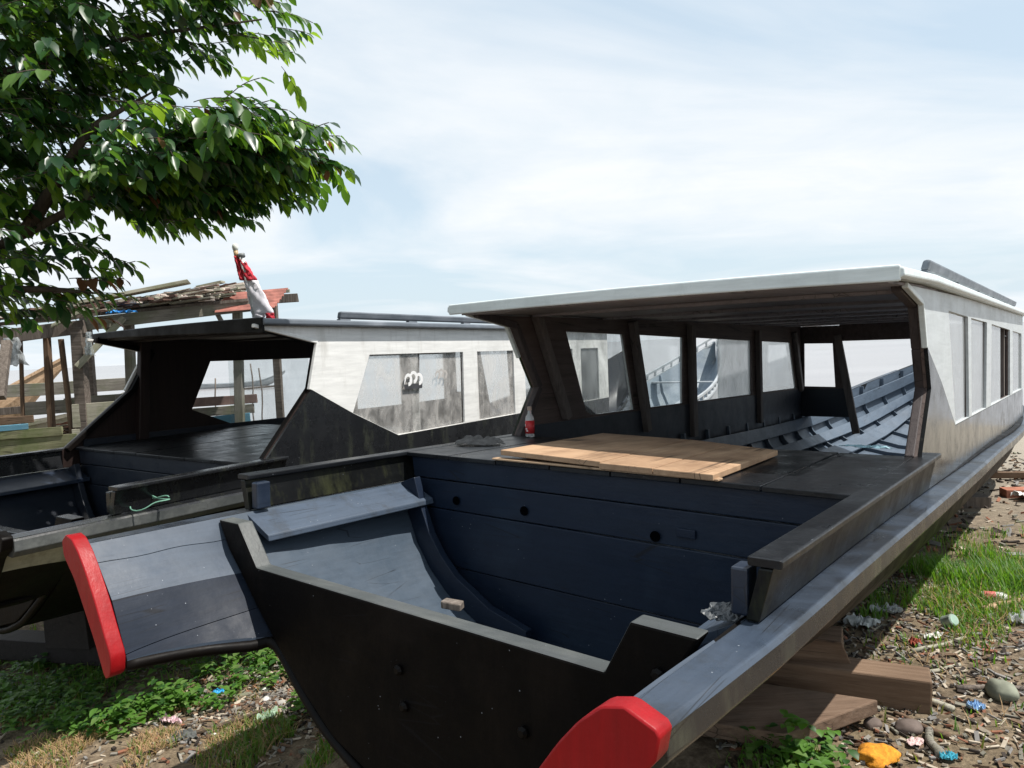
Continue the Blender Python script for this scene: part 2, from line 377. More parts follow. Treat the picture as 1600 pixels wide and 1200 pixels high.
# ------------------------------------------------------------------ the long cabin boats
K = .72      # one boat unit in metres
def boat(sp):
    root = empty('cabin_boat', sp['o'], sp['label'], 'boat', M=sp['M'])
    hw0 = sp['hw']; hw = lambda y: hw0 + .0157*max(y, -3) if y < 9.2 else hw0 + .0157*9.2
    dh = hw0 - 1.525
    yb, ys, yt, yw = sp['yb'], sp['ys'], sp['yt'], sp['yw']
    s1, s2 = sp['skew'], sp['skewt']
    mats = sp['mats']
    ye = sp['yend']; yc = sp['ycab']          # stern end, cabin end
    def B(mb, name, m, parent=root, bevel=0, **kw): return mb.build(name, m, parent, K, bevel, **kw)
    # hull profile: half section, rail -> keel
    st = 1.0
    prof = [
      (yt,   [(1.43,-.2),(1.33,-.34),(1.19,-.46),(1.05,-.59),(.88,-.73),(.65,-.90),(.40,-1.05),(0,-1.16)]),
      (yb,   [(1.45,-.2),(1.38,-.42),(1.30,-.60),(1.18,-.76),(1.02,-.90),(.70,-1.06),(.36,-1.14),(0,-1.17)]),
      (3.0,  [(1.55,-.27),(1.53,-.50),(1.46,-.70),(1.34,-.86),(1.14,-1.0),(.80,-1.13),(.42,-1.19),(0,-1.21)]),
      (yc,   [(1.64,-.33),(1.61,-.54),(1.53,-.73),(1.38,-.89),(1.16,-1.02),(.80,-1.14),(.42,-1.2),(0,-1.22)]),
      (yc+2.0,[(1.31,-.06),(1.30,-.30),(1.23,-.52),(1.10,-.71),(.92,-.87),(.62,-1.01),(.32,-1.09),(0,-1.12)]),
      (yc+3.6,[(.86,.24),(.86,-.02),(.82,-.22),(.74,-.40),(.61,-.56),(.42,-.70),(.21,-.78),(0,-.82)]),
      (yc+5.0,[(.42,.50),(.43,.30),(.41,.10),(.37,-.06),(.31,-.2),(.21,-.32),(.10,-.40),(0,-.44)]),
      (ye,   [(.07,.78),(.08,.62),(.075,.46),(.07,.33),(.055,.22),(.04,.12),(.02,.05),(0,.0)])]
    prof = [(y, [(x+dh*(x/1.5), z) for x, z in q]) for y, q in prof]
    def P(y, k=None):
        pts = [(interp([(a, q[i][0]) for a, q in prof], y), interp([(a, q[i][1]) for a, q in prof], y)) for i in range(8)]
        return pts
    def off(pts, d):
        r = []
        for i, (x, z) in enumerate(pts):
            a = pts[max(i-1, 0)]; b = pts[min(i+1, len(pts)-1)]
            tx, tz = b[0]-a[0], b[1]-a[1]; l = math.hypot(tx, tz) or 1
            nx, nz = -tz/l, tx/l           # outward (away from the axis, downwards)
            if i == len(pts)-1: nx, nz = 0, -1
            r.append((x+nx*d, z+nz*d))
        return r
    def ring(y, d0, d1, n0=0, n1=8, yoff=lambda x: 0):
        p = P(y); a = off(p, d0)[n0:n1]; b = off(p, d1)[n0:n1]
        if n1 == 8:
            inn = [(x, z) for x, z in a] + [(-x, z) for x, z in reversed(a[:-1])]
            out = [(-x, z) for x, z in b] + [(x, z) for x, z in reversed(b[:-1])]
            lp = inn + out
        else: lp = list(a) + list(reversed(b))
        return [(x, y + yoff(x), z) for x, z in lp]
    sk = lambda x: s2*x
    stations = [yt, yt+.4, yt+.9] + [yb+.2+i*.75 for i in range(int((ye-yb-.5)/.75)+1)] + [ye]
    def fade(y): return max(0, min(1, (yb+1-y)/(yb+1-yt)))
    hull = MB().loft([ring(y, 0, .05, yoff=lambda x, y=y: sk(x)*fade(y)) for y in stations])
    ho = B(hull, 'hull', mats['hull'], ang=28)
    # two-tone: inside faces of the open hull get their own coat
    me = ho.data; me.materials.append(mats['inside']); me.materials.append(mats['inside_dark'])
    nring = 30
    for p in me.polygons:
        c = p.center/K
        pr = P(c.y); 
        if len(p.vertices) == 4 and c.y > yt+.1:
            vi = [v % nring for v in p.vertices]
            if all(v < 15 for v in vi): p.material_index = 1 if (c.y > yb) else 2
    # bow wings: sides that run on ahead of the transom
    wprof = [(1.41,-.2),(1.30,-.31),(1.2,-.43),(1.135,-.555),(1.075,-.672)]
    wprof = [(x+dh, z) for x, z in wprof]
    for s in (-1, 1):
        yw = sp['yw'] + (sp.get('tipskew', 0) if s < 0 else 0)
        wv = MB(); secs = []
        for i in range(13):
            t = i/12.0; base = P(yt)[:5]
            te = 1-(1-t)**1.8; a = [(lerp(p[0], q[0], te), lerp(p[1], q[1], te)) for p, q in zip(base, wprof)]
            b = off(a, .05); y = lerp(yt, yw+.03, t)
            def groove(p, q, f):
                m = (lerp(p[0], q[0], f), lerp(p[1], q[1], f)); dx, dz = q[0]-p[0], q[1]-p[1]; l = math.hypot(dx, dz)
                return [(m[0]-dx/l*.002, m[1]-dz/l*.002), (m[0]-dz/l*.006, m[1]+dx/l*.006), (m[0]+dx/l*.002, m[1]+dz/l*.002)]
            g1 = groove(a[0], a[1], .75+.03*math.sin(i*.9)); g2 = groove(a[3], a[4], .1+.06*i)
            g1 = [(x, z) for x, z in g1]; a = [a[0]]+g1+[a[1], a[2], a[3]]+g2+[a[4]]
            secs.append([(s*x, y + (1-t)*sk(s*x), z) for x, z in list(a)+list(reversed(b))])
        wv.loft(secs)
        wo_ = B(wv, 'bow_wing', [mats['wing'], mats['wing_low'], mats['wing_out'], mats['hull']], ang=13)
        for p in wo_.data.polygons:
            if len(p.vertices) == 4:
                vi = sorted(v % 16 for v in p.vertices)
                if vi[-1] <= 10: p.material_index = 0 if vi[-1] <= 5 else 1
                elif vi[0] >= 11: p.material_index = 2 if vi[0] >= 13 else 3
        # seam on the wing's inner face
        # stem cap: painted end piece
        cp = [(1.47,-.15),(1.555,-.185),(1.54,-.26),(1.46,-.32),(1.40,-.42),(1.29,-.56),(1.14,-.745),(1.075,-.715),(1.065,-.635),(1.125,-.54),(1.195,-.42),(1.29,-.285),(1.35,-.215),(1.41,-.165)]
        if s < 0: cp = [cp[0], (1.515,-.185), (1.50,-.255), (1.40,-.345), (1.33,-.44), (1.22,-.59), (1.125,-.745)] + cp[7:]
        cp = [(x+dh, z) for x, z in cp]
        for _ in range(1): cp = [q for i in range(len(cp)) for a, b in ((cp[i], cp[(i+1) % len(cp)]),) for q in ((a[0]*.86+b[0]*.14, a[1]*.86+b[1]*.14), (a[0]*.14+b[0]*.86, a[1]*.14+b[1]*.86))]
        cb_ = MB().plate([[(s*x, z) for x, z in cp]], lambda u, v, w: (u, yw-.045+w, v), .066)
        B(cb_, 'stem_cap', mats['cap'], bevel=.012, ang=40)
    yw = sp['yw']
    # transom board
    top = [(-1.43-dh,-.205),(-1.22-dh,-.2),(-1.04-dh,-.40),(1.10+dh,-.365),(1.2+dh,-.185),(1.43+dh,-.185)]
    low = P(yt)
    loop = top + [(x, z-.005) for x, z in low[1:]] + [(-x, z-.005) for x, z in reversed(low[1:-1])]
    tb = MB().plate([loop], lambda u, v, w: (u*.985, yt-.055+w*1.0+s2*u, v), .088)
    to = B(tb, 'transom', [mats['transom'], mats['transom_top']], bevel=.006)
    for p in to.data.polygons:
        if p.normal.z > .35: p.material_index = 1
    for x, z in ((.09,-.62),(.12,-.76),(1.28,-.32),(.75,-.66)):
        bo = MB().lathe([(.022,0),(.022,.012),(.012,.022)], 8).build('bolt', mats['bolt'], root, K)
        bo.location = Vector((x, yt-.058+s2*x, z))*K; bo.rotation_euler = (rad(90), 0, 0)
    # chine rim: plank edge with shadow built in, under wings and bow board
    half = [(1.09+dh, yw+.09, -.698), (1.045+dh, lerp(yw, yt, .5), -.722), (.945+dh, yt-.13, -.748)] + [(x, yt-.035, z-.03) for x, z in P(yt)[4:7]] + [(0, yt-.035, P(yt)[7][1]-.03)]
    path = [(-x, y-s2*x*max(0,min(1,(y-yw)/(yt-yw))), z) for x, y, z in half] + [(x, y+s2*x*max(0,min(1,(y-yw)/(yt-yw))), z) for x, y, z in reversed(half[:-1])]
    fine = []
    for i in range(len(path)-1):
        for t in (0, .25, .5, .75):
            p0, p1, p2, p3 = (Vector(path[max(i-1,0)]), Vector(path[i]), Vector(path[i+1]), Vector(path[min(i+2,len(path)-1)]))
            fine.append(.5*((2*p1)+(p2-p0)*t+(2*p0-5*p1+4*p2-p3)*t*t+(3*p1-p0-3*p2+p3)*t**3))
    fine.append(Vector(path[-1]))
    B(MB().tube(fine, .027, 10), 'chine_shadow_rim', TARRY, smooth=True)
    # gunwale rails
    zr = lambda y: interp([(yw,-.2),(yb,-.205),(3,-.29),(yc,-.36),(yc+2,-.05),(yc+3.6,.25),(yc+5,.51)], y)
    for s in (-1, 1):
        yw = sp['yw'] + (sp.get('tipskew', 0) if s < 0 else 0)
        secs = []
        yy = [yw+.03, yw+.3, yt] + [yt+.3+i*.6 for i in range(int((yc+4.6-yt)/.6))]
        for y in yy:
            if y < yc: xi = (hw(y)-.035) if y > ys else (1.415+dh + .07*(y-yw)/(ys-yw)*.5)
            else: xi = P(y)[0][0]
            rw = interp([(yw,.115),(yt,.135),(0,.17),(yc,.16),(ye,.05)], y)
            z = zr(y); x1 = xi+rw
            secs.append([(s*xi, y, z), (s*(x1-.012), y, z-.004), (s*x1, y, z-.02), (s*(x1+.004), y, z-.085), (s*(x1-.03), y, z-.125), (s*xi, y, z-.115)])
        ro = B(MB().loft(secs), 'gunwale_rail', [mats['rail'], mats['rail_side']], bevel=.004)
        for p in ro.data.polygons:
            if p.normal.z < .5: p.material_index = 1
        # bulwark strake with its cap board
        secs = []; caps = []
        y = ys
        L_ = [ys + i*(.28-ys)/8 for i in range(9)]
        for y in L_:
            y2 = y + s1*s*1.5*max(0, min(1, (.3-y)/(.3-ys)))
            xb = hw(y); z0 = zr(y)+.004; zt = -.028 + .03*(y-.28)/(ys-.28)*0
            secs.append([(s*(xb-.03), y2, z0), (s*(xb+.012), y2, z0), (s*(xb+.055), y2, zt), (s*(xb+.012), y2, zt)])
            caps.append([(s*(xb-.025), y2, zt+.002), (s*(xb+.082), y2, zt+.002), (s*(xb+.082), y2, zt+.03), (s*(xb-.025), y2, zt+.03)])
        B(MB().loft(secs), 'strake', mats['strake'], bevel=.004)
        B(MB().loft(caps), 'strake_cap', mats['strake_cap'], bevel=.005)
        yk = ys + .1 + s1*s*1.5
        bk = MB().box((s*(hw(ys)-.055), ys+.06+s1*s*1.5, -.115), (.055, .09, .15)); B(bk, 'strake_block', mats['block'], bevel=.006)
        # ledge plank inside the bow
        secs = []
        for y in (ys-.02, lerp(ys, yb, .5), yb-.02):
            y2 = y + s1*s*1.3
            xb = hw(y)-.04
            secs.append([(s*xb, y2, -.2), (s*(1.235+dh), y2, -.305), (s*(1.228+dh), y2, -.34), (s*xb, y2, -.24)])
        B(MB().loft(secs), 'ledge_plank', mats['ledge'], bevel=.005)
    # bulkhead under the deck: wide planks with seams
    for zt, zb, dy in ((-.03,-.17,0),(-.178,-.37,.006),(-.376,-.75,.0),(-.756,-1.15,.008)):
        def xw(z):
            p = P(yb)
            for i in range(7):
                if p[i+1][1] <= z <= p[i][1]:
                    t = (z-p[i][1])/(p[i+1][1]-p[i][1]); return lerp(p[i][0], p[i+1][0], t)
            return p[0][0] if z > p[0][1] else .1
        n = 5; Lp = [(-xw(lerp(zt, zb, i/n))*.995, lerp(zt, zb, i/n)) for i in range(n+1)]
        Lp += [(-x, z) for x, z in reversed(Lp)]
        if zt > -.1: Lp = [(-1.46-dh, zt), (-1.44-dh, zb), (1.44+dh, zb), (1.46+dh, zt)]
        B(MB().plate([Lp], lambda u, v, w: (u, yb+dy+w+s1*u, v), .04), 'bulkhead_plank', mats['bulkhead'], bevel=.004)
    for x, z in sp.get('holes', ()):
        h = MB().lathe([(.029,0),(.029,.004)], 16).build('drain_hole', DARK, root, K); h.location = Vector((x, yb-.006+s1*x, z))*K; h.rotation_euler = (rad(90), 0, 0)
    if sp.get('plate'):
        x, z = sp['plate']; h = MB().box((0,0,0), (.11, .012, .045)).build('metal_plate', mats['bulkhead'], root, K, bevel=.003); h.location = Vector((x, yb-.006+s1*x, z))*K; h.rotation_euler = (0, 0, math.atan(s1))
    # side frames (ribs)
    def rib(y, half, d0=-.075, d1=-.004, t=.05, m=mats['rib'], n0=0, n1=8):
        p = P(y); a = off(p, d0)[n0:n1]; b = off(p, d1)[n0:n1]
        f = MB()
        if half: lp = [(half*x, z) for x, z in list(a)+list(reversed(b))]
        else: lp = [(x, z) for x, z in a] + [(-x, z) for x, z in reversed(a[:-1])] + [(-x, z) for x, z in b] + [(x, z) for x, z in reversed(b[:-1])]
        f.plate([lp], lambda u, v, w: (u, y+w+(s1*u if y < yb+.1 else 0), v), t)
        B(f, 'rib', m, bevel=.004)
    for s in (-1, 1): rib(yb-.13, s, -.15, -.004, .06, mats['bulkhead'], 0, 7)
    y = yb + 1.6
    while y < ye-1.2:
        rib(y, 0); y += .8
    # stringers: long ceiling planks along the inside of the hull
    for f0, f1, o in sp['stringers']:
        for s in (-1, 1):
            secs = []; y = yb+.3
            while y < ye-1.0:
                p = off(P(y), -.085); q = off(P(y), -.115)
                def at(pp, f):
                    i = min(int(f), 6); t = f-i; return (lerp(pp[i][0], pp[i+1][0], t), lerp(pp[i][1], pp[i+1][1], t))
                a, b, c, d = at(p, f0), at(p, f1), at(q, f1), at(q, f0)
                secs.append([(s*x, y, z) for x, z in (a, b, c, d)]); y += .6
            B(MB().loft(secs), 'stringer', mats['inside'], bevel=.004)
    # deck
    nb = 7; dk0 = yb-.03; dk1 = sp['deck_end']
    for i in range(nb):
        xa = lerp(-hw0+.03, hw0-.03, i/nb)+.004; xb = lerp(-hw0+.03, hw0-.03, (i+1)/nb)-.004
        dz = R_.uniform(-.003, .003)
        V = []
        for z in (-.028+dz, dz):
            V += [(xa, dk0+s1*xa, z), (xb, dk0+s1*xb, z), (xb, dk1, z), (xa, dk1, z)]
        B(MB().add(V, [(0,1,2,3),(4,5,6,7),(0,1,5,4),(1,2,6,5),(2,3,7,6),(3,0,4,7)]), 'deck_board', mats['deck'], bevel=.003)
    # cabin walls
    deck_e = sp['deck_end']+.02; zroof = sp['zroof']; f = sp['front']; paintline = sp['paintline']
    for s in (-1, 1):
        fs = sp['frontskew']*s*1.5
        wins = sp['win'][s]
        fr = [(y+fs*max(0, z)/1.1, z) for y, z in f]          # polyline roof -> deck
        outline = fr + [(fr[-1][0], zr(0)+.008)] + [(y, zr(y)+.008) for y in [1+i for i in range(int(yc)-1)]] + [(yc, zr(yc)+.008)] + [(yc, zroof(yc))] + [(y, zroof(y)) for y in [yc-1-i for i in range(int(yc)-1)]]
        # white upper part: its lower edge is the paint line and the window sills
        up = fr[:sp['mid']+1] + [(y+(fs*z/1.1), z) for y, z in paintline]
        sill = paintline[-1][1]
        bot = []
        for wl in wins:
            lo = sorted([p for p in wl if p[1] < sill+.05], key=lambda p: p[0])
            hi = sorted([p for p in wl if p[1] >= sill+.05], key=lambda p: p[0])
        up2 = up + [(yc, sill)] + [(yc, zroof(yc))] + [(y, zroof(y)) for y in [yc-1-i for i in range(int(yc)-1)]]
        lowp = [up2[i] for i in range(sp['mid'], len(up)) ]
        low_out = fr[sp['mid']:] + [(fr[-1][0], zr(0)+.008)] + [(y, zr(y)+.008) for y in [1+i for i in range(int(yc)-1)]] + [(yc, zr(yc)+.008), (yc, sill-.004)] + [(y, z-.004) for y, z in reversed(lowp[1:])]
        wn = [[(y, max(z, sill+.006)) for y, z in wl] for wl in wins]
        T = lambda u, v, w, s=s: (s*(hw(u)+.012-w), u, v)
        B(MB().plate([up2]+wn, T, .022), 'cabin_wall', mats['wall'])
        B(MB().plate([low_out], T, .022), 'lower_wall_panel', mats['lower'])
        T2 = lambda u, v, w, s=s: (s*(hw(u)-.012-w), u, v)
        ins = [(y, min(z, zroof(y)-.015)) for y, z in outline]
        B(MB().plate([ins]+wn, T2, .018), 'wall_lining', mats['lining'])
        T3 = lambda u, v, w, s=s: (s*(hw(u)-.034-w), u, v)
        B(MB().plate([[(.30,-.015),(.30,.07),(yc-.05,sill-.012),(yc-.05,-.46),(deck_e,-.40),(deck_e,-.015)]], T3, .014), 'inner_dado', mats['lower_in'])
        # window glass
        for i, wl in enumerate(wn):
            g = sp['glass'].get((s, i))
            if not g: continue
            for (t0, t1, gm, dd) in g:
                y0 = min(p[0] for p in wl); y1 = max(p[0] for p in wl)
                a, b = lerp(y0, y1, t0), lerp(y0, y1, t1)
                # clip polygon to [a,b]
                poly = wl
                for lim, sg in ((a, 1), (b, -1)):
                    res = []
                    for j in range(len(poly)):
                        p, q = poly[j], poly[(j+1) % len(poly)]
                        ip, iq = sg*(p[0]-lim) >= 0, sg*(q[0]-lim) >= 0
                        if ip: res.append(p)
                        if ip != iq:
                            t = (lim-p[0])/(q[0]-p[0]); res.append((lim, lerp(p[1], q[1], t)))
                    poly = res
                if len(poly) >= 3:
                    po = B(MB().plate([poly], lambda u, v, w, s=s, dd=dd: (s*(hw(u)-.008+dd-w), u, v), .005), 'window_pane', gm)
                    if s == 1 and i == 0 and sp.get('sticker') and t0 == 0 or (s == 1 and i == 0 and sp.get('sticker') and t0 > .3):
                        sp['panes'] = sp.get('panes', []) + [po]
        # frame posts on the inside
        fp = [(s*(hw(y)-.055), y+.035, z) for y, z in fr]
        for a, b in zip(fp[:-1], fp[1:]):
            B(MB().bar(a, b, .055, .06, up=(0,1,0)), 'front_post', mats['fpost'], bevel=.006)
        for (y0_, z0_), (y1_, z1_) in zip(fr[:2], fr[1:3]):
            B(MB().bar((s*(hw(y0_)-.002), y0_-.016, z0_), (s*(hw(y1_)-.002), y1_-.016, z1_), .032, .034, up=(1,0,0)), 'front_trim', mats['trim'], bevel=.004)
        for (ya, za, yb2, zb2, ww) in sp['posts']:
            p0 = (s*(hw(ya)-.075), ya+fs*.5, za); p1 = (s*(hw(yb2)-.075), yb2+fs*.0, zb2)
            B(MB().bar(p0, p1, ww, .075, up=(1,0,0)), 'side_post', mats['post'], bevel=.006)
    # rear wall with a window and the open doorway
    hz = hw(yc)-.03
    wl = [(-hz+.06,.89),(-1.09,.88),(-1.05,.11),(-hz+.06,.12)]
    B(MB().plate([[(-hz,-.42),(-hz,zroof(yc)-.02),(-.98,zroof(yc)-.02),(-.86,.1),(-.80,-.42)], wl], lambda u, v, w: (u, yc-.03+w, v), .03), 'rear_panel', mats['lining'])
    B(MB().plate([[(-hz,-.42),(-hz,.085),(-.87,.085),(-.81,-.42)]], lambda u, v, w: (u, yc-.045+w, v), .012), 'rear_lower_panel', mats['lower_in'])
    B(MB().plate([[(-.975,.915),(-.975,zroof(yc)+.02),(hz,zroof(yc)+.02),(hz,.915)]], lambda u, v, w: (u, yc-.03+w, v), .03), 'rear_header', mats['lining'])
    B(MB().plate([[(.85,-.5),(.85,.91),(hz,.91),(hz,-.5)]], lambda u, v, w: (u, yc-.03+w, v), .03), 'rear_panel', mats['lower_in'])
    B(MB().bar((-1.0, yc-.08, 1.02), (-.70, yc-.08, -.70), .12, .07, up=(0,1,0)), 'door_post', mats['post'], bevel=.006)
    # roof: slab, ceiling boards, edge trim, hand rails
    yfL, yfR = sp['roof_front']
    def yf(x): return lerp(yfL, yfR, (x+1.6)/3.2)
    ysr = [i/10 for i in range(11)]
    secs = []; cei = []
    rear = yc+.35
    rwid = lambda y: hw(max(y, -3))+.055
    camber = lambda x, y: .012*(1-(x/rwid(y))**2)
    for t in ysr:
        a = []; b = []; c1 = []; c2 = []
        for i in range(9):
            u = i/8*2-1
            y = lerp(yf(u*1.6), rear, t); x = u*rwid(y); z = zroof(y)
            a.append((x, y, z+.055+camber(x, y))); b.append((x, y, z+.004+camber(x, y)))
            x2 = u*(rwid(y)-.055); y2 = lerp(yf(u*1.6)+.05, rear-.02, t)
            c1.append((x2, y2, z+.001+camber(x, y))); c2.append((x2, y2, z-.014+camber(x, y)))
        secs.append(a+list(reversed(b))); cei.append(c1+list(reversed(c2)))
    B(MB().loft(secs), 'roof', [mats['roof']], bevel=.01)
    B(MB().loft(cei), 'ceiling', mats['ceiling'])
    # front fascia (a board along the canopy edge)
    fa = []
    for i in range(13):
        u = i/12*2-1; x = u*(rwid(yf(u*1.6))+.012); y = yf(u*1.6); z = zroof(y)+camber(x, 0)
        h0, h1 = sp['fascia']
        h = lerp(h0, h1, (u+1)/2)
        fa.append([(x, y-.028, z+.064), (x, y-.006, z+.07), (x, y-.002, z+.064-h), (x, y-.026, z+.064-h)])
    B(MB().loft(fa), 'front_fascia', mats['fascia'], bevel=.006)
    for s in (-1, 1):
        ed = []
        for i in range(11):
            y = lerp(yf(s*1.6)-.02, rear, i/10); x = rwid(y); z = zroof(y)
            ed.append([(s*(x+.002), y, z+.062), (s*(x+.03), y, z+.052), (s*(x+.034), y, z+.012), (s*(x+.004), y, z-.004)])
        B(MB().loft(ed), 'roof_edge', mats['roof_edge'], bevel=.006)
        # wedge panel between canopy and wall front
        x = hw(0)
    xr, y0, y1, zg = sp['handrail']
    for s in sp['rail_sides']:
        hr = []
        for i in range(9):
            y = lerp(y0, y1, i/8); z = zroof(y)+.06
            xq = xr+.0157*y
            hr.append([(s*(xq-.02), y, z+zg), (s*(xq+.03), y, z+zg), (s*(xq+.05), y, z+zg+.075), (s*(xq-.0), y, z+zg+.075)])
        hro = B(MB().loft(hr), 'handrail', mats['handrail'], bevel=.012)
        n = 6
        for i in range(n):
            y = lerp(y0+.08, y1-.2, i/(n-1)); z = zroof(y)+.05
            B(MB().box((s*(xr+.0157*y+.005), y, z+zg/2), (.05, .16, zg+.02)), 'rail_block', mats['handrail'], bevel=.004)
    # beams under the ceiling
    y = max(yf(0)+.6, .3)
    while y < yc:
        B(MB().box((0, y, zroof(y)-.018), (2*hw(y)-.12, .06, .03)), 'roof_beam', mats['ceiling'], bevel=.005); y += 1.25
    return root

MA = Matrix(((.79945307,.59997767,.03002642),(-.60066525,.79909522,.02545738),(-.0087201,-.03838781,.99922487)))
MBm = Matrix(((.87457228,.48476236,.01134838),(-.48486691,.87453445,.00967299),(-.00523545,-.01396218,.99988882)))
OA = Vector((.85258205,3.82753045,1.0482023)); OB = Vector((-2.4731868,4.92438387,.99726285))
def WA(p): return OA + MA @ (Vector(p)*K)
def WB(p): return OB + MBm @ (Vector(p)*K)

boat(dict(label='large dark navy boat with bright red bow tips and an open white roofed cabin', o=OA, M=MA,
  hw=1.525, yb=-1.35, ys=-2.66, yt=-2.84, yw=-3.53, tipskew=.075, yend=15.6, ycab=8.95, skew=-.075, skewt=-.09, deck_end=.06,
  front=[(-.45,1.0),(.06,.93),(.21,.66),(.36,.40),(.02,-.02)], mid=2, frontskew=.06, paintline=[(.80,.42),(1.48,.085)],
  zroof=lambda y: 1.035+(.02*y if y > 0 else .05*y), roof_front=(-.66,-.88), fascia=(.075,.08), handrail=(1.40, 1.0, 9.2, .10), rail_sides=(1,),
  plate=(.66,-.29), holes=((-.43,-.30),(.48,-.33),(-1.02,-.30)),
  stringers=((.55,1.55,0),(2.55,3.5,0),(4.1,4.95,0)),
  posts=((.36,1.04,.80,.10,.085),(2.20,1.04,2.48,-.16,.10),(3.80,1.05,3.80,-.34,.12),(6.42,1.06,6.42,-.36,.11),(8.40,1.08,8.78,.05,.10)),
  win={-1:[[(.87,.9),(2.02,.9),(2.26,.09),(1.33,.09),(1.22,.13)],[(2.40,.905),(3.60,.9),(3.58,.09),(2.66,.09)],[(4.02,.905),(6.16,.9),(6.16,.09),(3.98,.09)],[(6.67,.9),(8.29,.9),(8.62,.1),(6.66,.1)]],
        1:[[(1.15,.93),(2.26,.93),(2.32,.09),(1.50,.09)],[(2.47,.93),(3.75,.935),(3.66,.09),(2.50,.09)],[(4.22,.935),(6.55,.935),(6.55,.09),(4.10,.09)],[(7.0,.935),(8.70,.935),(8.70,.1),(7.0,.1)]]},
  glass={(-1,0):[(0,1,GL_A,0)],(-1,1):[(0,1,GL_C,0)],(-1,2):[(.38,1,GL_H,0)],(-1,3):[(0,1,GL_C,0)],(1,0):[(0,.9,GL_H,0)],(1,1):[(0,.9,GL_H,0)],(1,2):[(0,.55,GL_H,0)],(1,3):[(0,1,GL_H,0)]},
  mats=dict(hull=TARRY, inside=INNER, inside_dark=INBOW, wing=WINGLIT, wing_low=WINGDIM, wing_out=TARRY, cap=RED, transom=BOWBRD, transom_top=WORN, bolt=TARRY,
    rail=RAILP, rail_side=BLACK, strake=STRK, strake_cap=DECKM, ledge=BLUEG, block=NAVY, bulkhead=NAVYX, rib=INNER, deck=DECKM, wall=WHITE, trim=EDGEW, lower=LOWBLK, lining=DARKW,
    post=POSTM, fpost=FPOST, lower_in=INNERD, roof=EDGEW, ceiling=CEIL, fascia=EDGEW, roof_edge=EDGEW, handrail=GREYP)))

spB = dict(label='black boat with a black canopy, chalky white cabin side and dirty windows', o=OB, M=MBm,
  hw=1.47, yb=.06, ys=-1.08, yt=-1.28, yw=-1.93, yend=13.0, ycab=7.6, skew=-.12, skewt=-.10, deck_end=2.6,
  front=[(.25,1.12),(.95,.98),(.75,.55),(.08,-.02)], mid=2, frontskew=-.13, paintline=[(1.16,.33),(1.86,.0)],
  zroof=lambda y: 1.12, roof_front=(.56,.10), fascia=(.06,.13), handrail=(1.1, 1.45, 7.4, .045), rail_sides=(1,),
  stringers=((.55,1.55,0),(2.55,3.5,0),(4.1,4.95,0)),
  posts=((.95,1.1,.95,-.1,.12),(4.52,1.1,4.52,-.2,.12),(6.25,1.1,6.25,-.2,.1)),
  win={-1:[[(1.98,.85),(4.4,.85),(4.4,.0),(2.35,.0),(1.67,.27)],[(4.75,.85),(5.95,.85),(5.95,.0),(4.75,.0)],[(6.3,.85),(7.3,.85),(7.3,.0),(6.3,.0)]],
        1:[[(1.46,.85),(3.14,.85),(3.12,.0),(1.86,.0),(1.18,.29)],[(3.45,.85),(4.35,.85),(4.35,.0),(3.45,.0)],[(4.65,.85),(6.2,.85),(6.2,.0),(4.65,.0)],[(6.5,.85),(7.2,.85),(7.2,.0),(6.5,.0)]]},
  glass={(-1,0):[(.22,.75,GL_C,0)],(1,0):[(0,.56,GL_D,0),(.5,1,GL_D,-.012)],(1,1):[(0,1,GL_D,0)],(1,2):[(0,1,GL_A,0)],(1,3):[(0,1,GL_A,0)]},
  sticker=True,
  mats=dict(hull=TARRY, inside=INNERD, inside_dark=INNERD, wing=NAVY, wing_low=NAVY, wing_out=OLIVE, cap=TARRY, transom=TARRY, transom_top=BLACK, bolt=BLACK,
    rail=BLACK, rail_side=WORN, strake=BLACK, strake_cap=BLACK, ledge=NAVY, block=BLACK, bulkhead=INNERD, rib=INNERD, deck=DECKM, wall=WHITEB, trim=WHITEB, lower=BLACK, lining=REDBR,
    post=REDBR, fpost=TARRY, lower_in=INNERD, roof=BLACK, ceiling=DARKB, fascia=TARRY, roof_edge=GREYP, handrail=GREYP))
boat(spB)
# ------------------------------------------------------------------ things lying on the boats
def cr(u, v, seed, a=1.0, f=1.0):
    return a*noise.noise((u*f+seed*7.1, v*f-seed*3.3, seed))
def crumple(name, label, cat, loc, w, h, z, mat, seed, rz=0, n=12, f=3.0, group=None, tilt=0, thick=.002, edge=.25):
    """a crumpled scrap of sheet with a torn outline"""
    m = MB(); V = []
    for j in range(n+1):
        for i in range(n+1):
            u, v = i/n*2-1, j/n*2-1
            a = math.atan2(v, u); r = max(abs(u), abs(v))
            k = 1 + edge*noise.noise((math.cos(a)*1.7+seed, math.sin(a)*1.7, seed*2.2))*1.4
            rr = r*k/ max(1e-6, math.hypot(u, v)) if r > 0 else 0
            rr = rr*(.55+.45*max(abs(math.cos(a)), abs(math.sin(a)))) if r > 0 else 0
            V.append((u*rr*w/2, v*rr*h/2, max(0, .35*z + cr(u, v, seed, z, f) + cr(u, v, seed+5, z*.5, f*2.3)) + .004))
    N = n+1
    m.add(V, [(j*N+i, j*N+i+1, (j+1)*N+i+1, (j+1)*N+i) for j in range(n) for i in range(n)])
    o = m.build(name, mat, fixn=False, smooth=False)
    o.location = loc; o.rotation_euler = (tilt, 0, rz)
    md = o.modifiers.new('thickness', 'SOLIDIFY'); md.thickness = thick
    return tag(o, label, cat, group)
